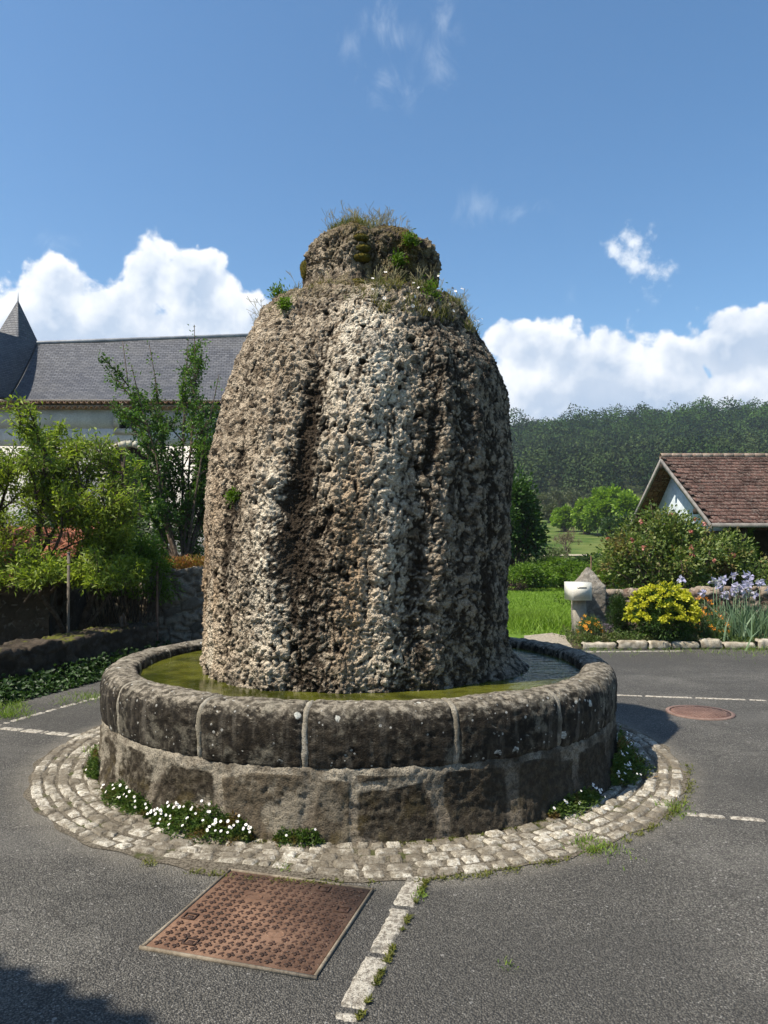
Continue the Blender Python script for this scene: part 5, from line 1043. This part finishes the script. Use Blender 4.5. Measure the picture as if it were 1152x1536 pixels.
# trees in the fields
FT = M('far_bright', m_leaf((.11, .20, .014), (.24, .36, .03), .35, None, .5)); FG = M('far_grey', m_leaf((.06, .075, .03), (.12, .135, .06), .3, None, .5))
def ftree(label, px, pyt, Y, wpx, mat, seed, n=5000, ls=.5, name='field_tree', group='trees standing in the field'):
    x_ = (px - 576) / FPX * Y; g = float(TH(x_, Y)); top = CAMZ + (820 - pyt) / FPX * Y; rx = wpx / 2 / FPX * Y; h_ = max(top - g, .8)
    return shrub(name, label, 'tree', (x_, Y, g + h_ * .52), (rx, rx * .9, h_ * .48), n, (ls, ls * .6), mat, seed, 55, group=group, base=g, parts=('crown', 'trunk'), hollow=.45)
ftree('big bright green tree left of the barn gable', 912, 732, 88, 62, FT, 501, 9000, .45); ftree('bright green tree touching the left eave of the barn', 945, 742, 84, 50, FT, 502, 6000, .45); ftree('rounded green tree at the left of the big bright one', 880, 752, 92, 40, FT, 503, 5000, .45)
ftree('smaller light green tree in the field left of the bright trees', 848, 762, 98, 34, FT, 504, 4000, .45); ftree('dark green tree low beside the barn', 935, 775, 70, 60, DARKL, 505, 5000, .4)
for k, (px, pyt, Y, wp) in enumerate([(775, 738, 150, 30), (792, 735, 155, 26), (815, 741, 140, 36), (838, 737, 150, 30), (800, 753, 118, 30), (826, 757, 112, 28), (785, 762, 105, 24), (770, 781, 85, 30), (798, 792, 75, 30), (860, 735, 160, 30)]):
    ftree('greyish scrub tree number in the upper field', px, pyt, Y, wp, FG, 520 + k, 1500, .4, 'scrub_tree', 'scrub trees dotted over the upper field')['label'] = ['scrub tree at the far left of the upper field', 'scrub tree second from left below the wood', 'wide scrub tree in the middle of the upper field', 'scrub tree right of the widest one below the wood', 'scrub tree on the slope at mid height', 'small scrub tree above the bare tree', 'small scrub tree beside the dark tree top', 'scrub tree just right of the rock edge', 'lowest scrub tree near the track', 'scrub tree beside the light green tree'][k]
# nearly bare fruit tree
g_ = float(TH(13.6, 55))
tree('bare_fruit_tree', 'small nearly bare brownish fruit tree in the middle of the field', 'tree', [((13.5, 55, g_), (0, 0, 1), .8, .09), ((13.5, 55, g_ + .6), (.5, 0, .8), 1.3, .05), ((13.5, 55, g_ + .6), (-.5, 0, .8), 1.3, .05), ((13.5, 55, g_ + .6), (.1, .3, 1), 1.5, .05), ((13.5, 55, g_ + .6), (-.1, -.3, 1), 1.4, .05)], 601, M('bare_leaf', m_leaf((.14, .11, .06), (.20, .17, .09), .2)), 900, (.12, .05), 3, .04, (4, 6), .8, .0, .05)
# hillside wood: one mass
def wood():
    r = np.random.default_rng(33); sp = 6.4; X, Y = np.meshgrid(np.arange(-70, 300, sp), np.arange(183, 372, sp * .95), indexing='ij'); X = X.ravel() + r.normal(0, 1.6, X.size); Y = Y.ravel() + r.normal(0, 1.6, Y.size); z = TH(X, Y); n = len(X)
    ok = (X > .05 * Y) & (X < .66 * Y) | (r.uniform(size=n) < .3); X, Y, z = X[ok], Y[ok], z[ok]; n = len(X)
    up_ = np.clip((Y - 250) / 60, 0, 1); R_ = r.uniform(2.5, 5.4, n) * (1 + .25 * up_); H_ = R_ * r.uniform(.9, 1.35, n) * (1 + .25 * up_); cz = z + H_ * .9 + r.uniform(0, 2.0, n)
    per = np.where(Y > 290, 620, 260); i = np.repeat(np.arange(n), per); m = len(i); d = unit(r.normal(size=(m, 3))); d[:, 2] = np.abs(d[:, 2]) * np.where(r.uniform(size=m) < .8, 1, -1)
    lump = 1 + .2 * vnoise(d * 2.2 + i[:, None] * 3.7, 4); pos = np.column_stack([X, Y, cz])[i] + d * np.column_stack([R_, R_, H_])[i] * (lump * r.uniform(.70, 1.0, m))[:, None]
    V, F = leaves(pos, unit(r.normal(size=(m, 3))) + d * .1, .80, .70, r, .2, up=d * 2.0); tint = r.uniform(size=n)[i].repeat(4); hi = up_[i].repeat(4)
    T0 = np.column_stack([X, Y, z]); return V, F, tint, hi, T0, cz
def m_wood(t, pos, geo):
    r = t.attr('tint'); hi = t.attr('hi'); rr = geo.outputs['Random Per Island']; n = t.noise(pos, .025, 4, .6)
    lowc = t.mix(r, (.009, .021, .008), (.038, .058, .022)); hic = t.mix(r, (.005, .020, .006), (.038, .082, .016)); c = t.mix(hi, lowc, hic); c = t.mix(t.rng(n, .5, .62, 0, .7), c, t.mix(r, (.016, .036, .010), (.034, .062, .017))); c = t.mix(rr, c, t.mix(1.0, c, (1.7, 1.6, 1.3), 'MULTIPLY'))  # leaf colours kept dark as painted cloud shadow over the hill
    p = t.n('ShaderNodeBsdfPrincipled', {'Base Color': c, 'Roughness': .8}); p.inputs['Specular IOR Level'].default_value = .05; return p.outputs[0]
V, F, tint, hi, T0, cz = wood(); stuff('hillside_wood', V, F, M('wood_leaf', m_wood), 'oak wood darkened for cloud shade covering the whole hillside behind the barn', 'wood', attrs={'tint': tint, 'hi': hi})
# ---- air
hz = B().box((100, 150, 58), (800, 620, 124)).mk('haze', material('haze_air', lambda t, pos, geo: t.n('ShaderNodeBsdfDiffuse').outputs[0]))
hm = hz.data.materials[0]; hm.node_tree.nodes.clear(); o_ = hm.node_tree.nodes.new('ShaderNodeOutputMaterial'); pv = hm.node_tree.nodes.new('ShaderNodeVolumePrincipled')
pv.inputs['Color'].default_value = (.80, .90, 1, 1); pv.inputs['Density'].default_value = .00034; pv.inputs['Anisotropy'].default_value = .3; hm.node_tree.links.new(pv.outputs[0], o_.inputs['Volume'])
tag(hz, 'thin bluish air between the yard and the hillside', 'haze', kind='stuff')
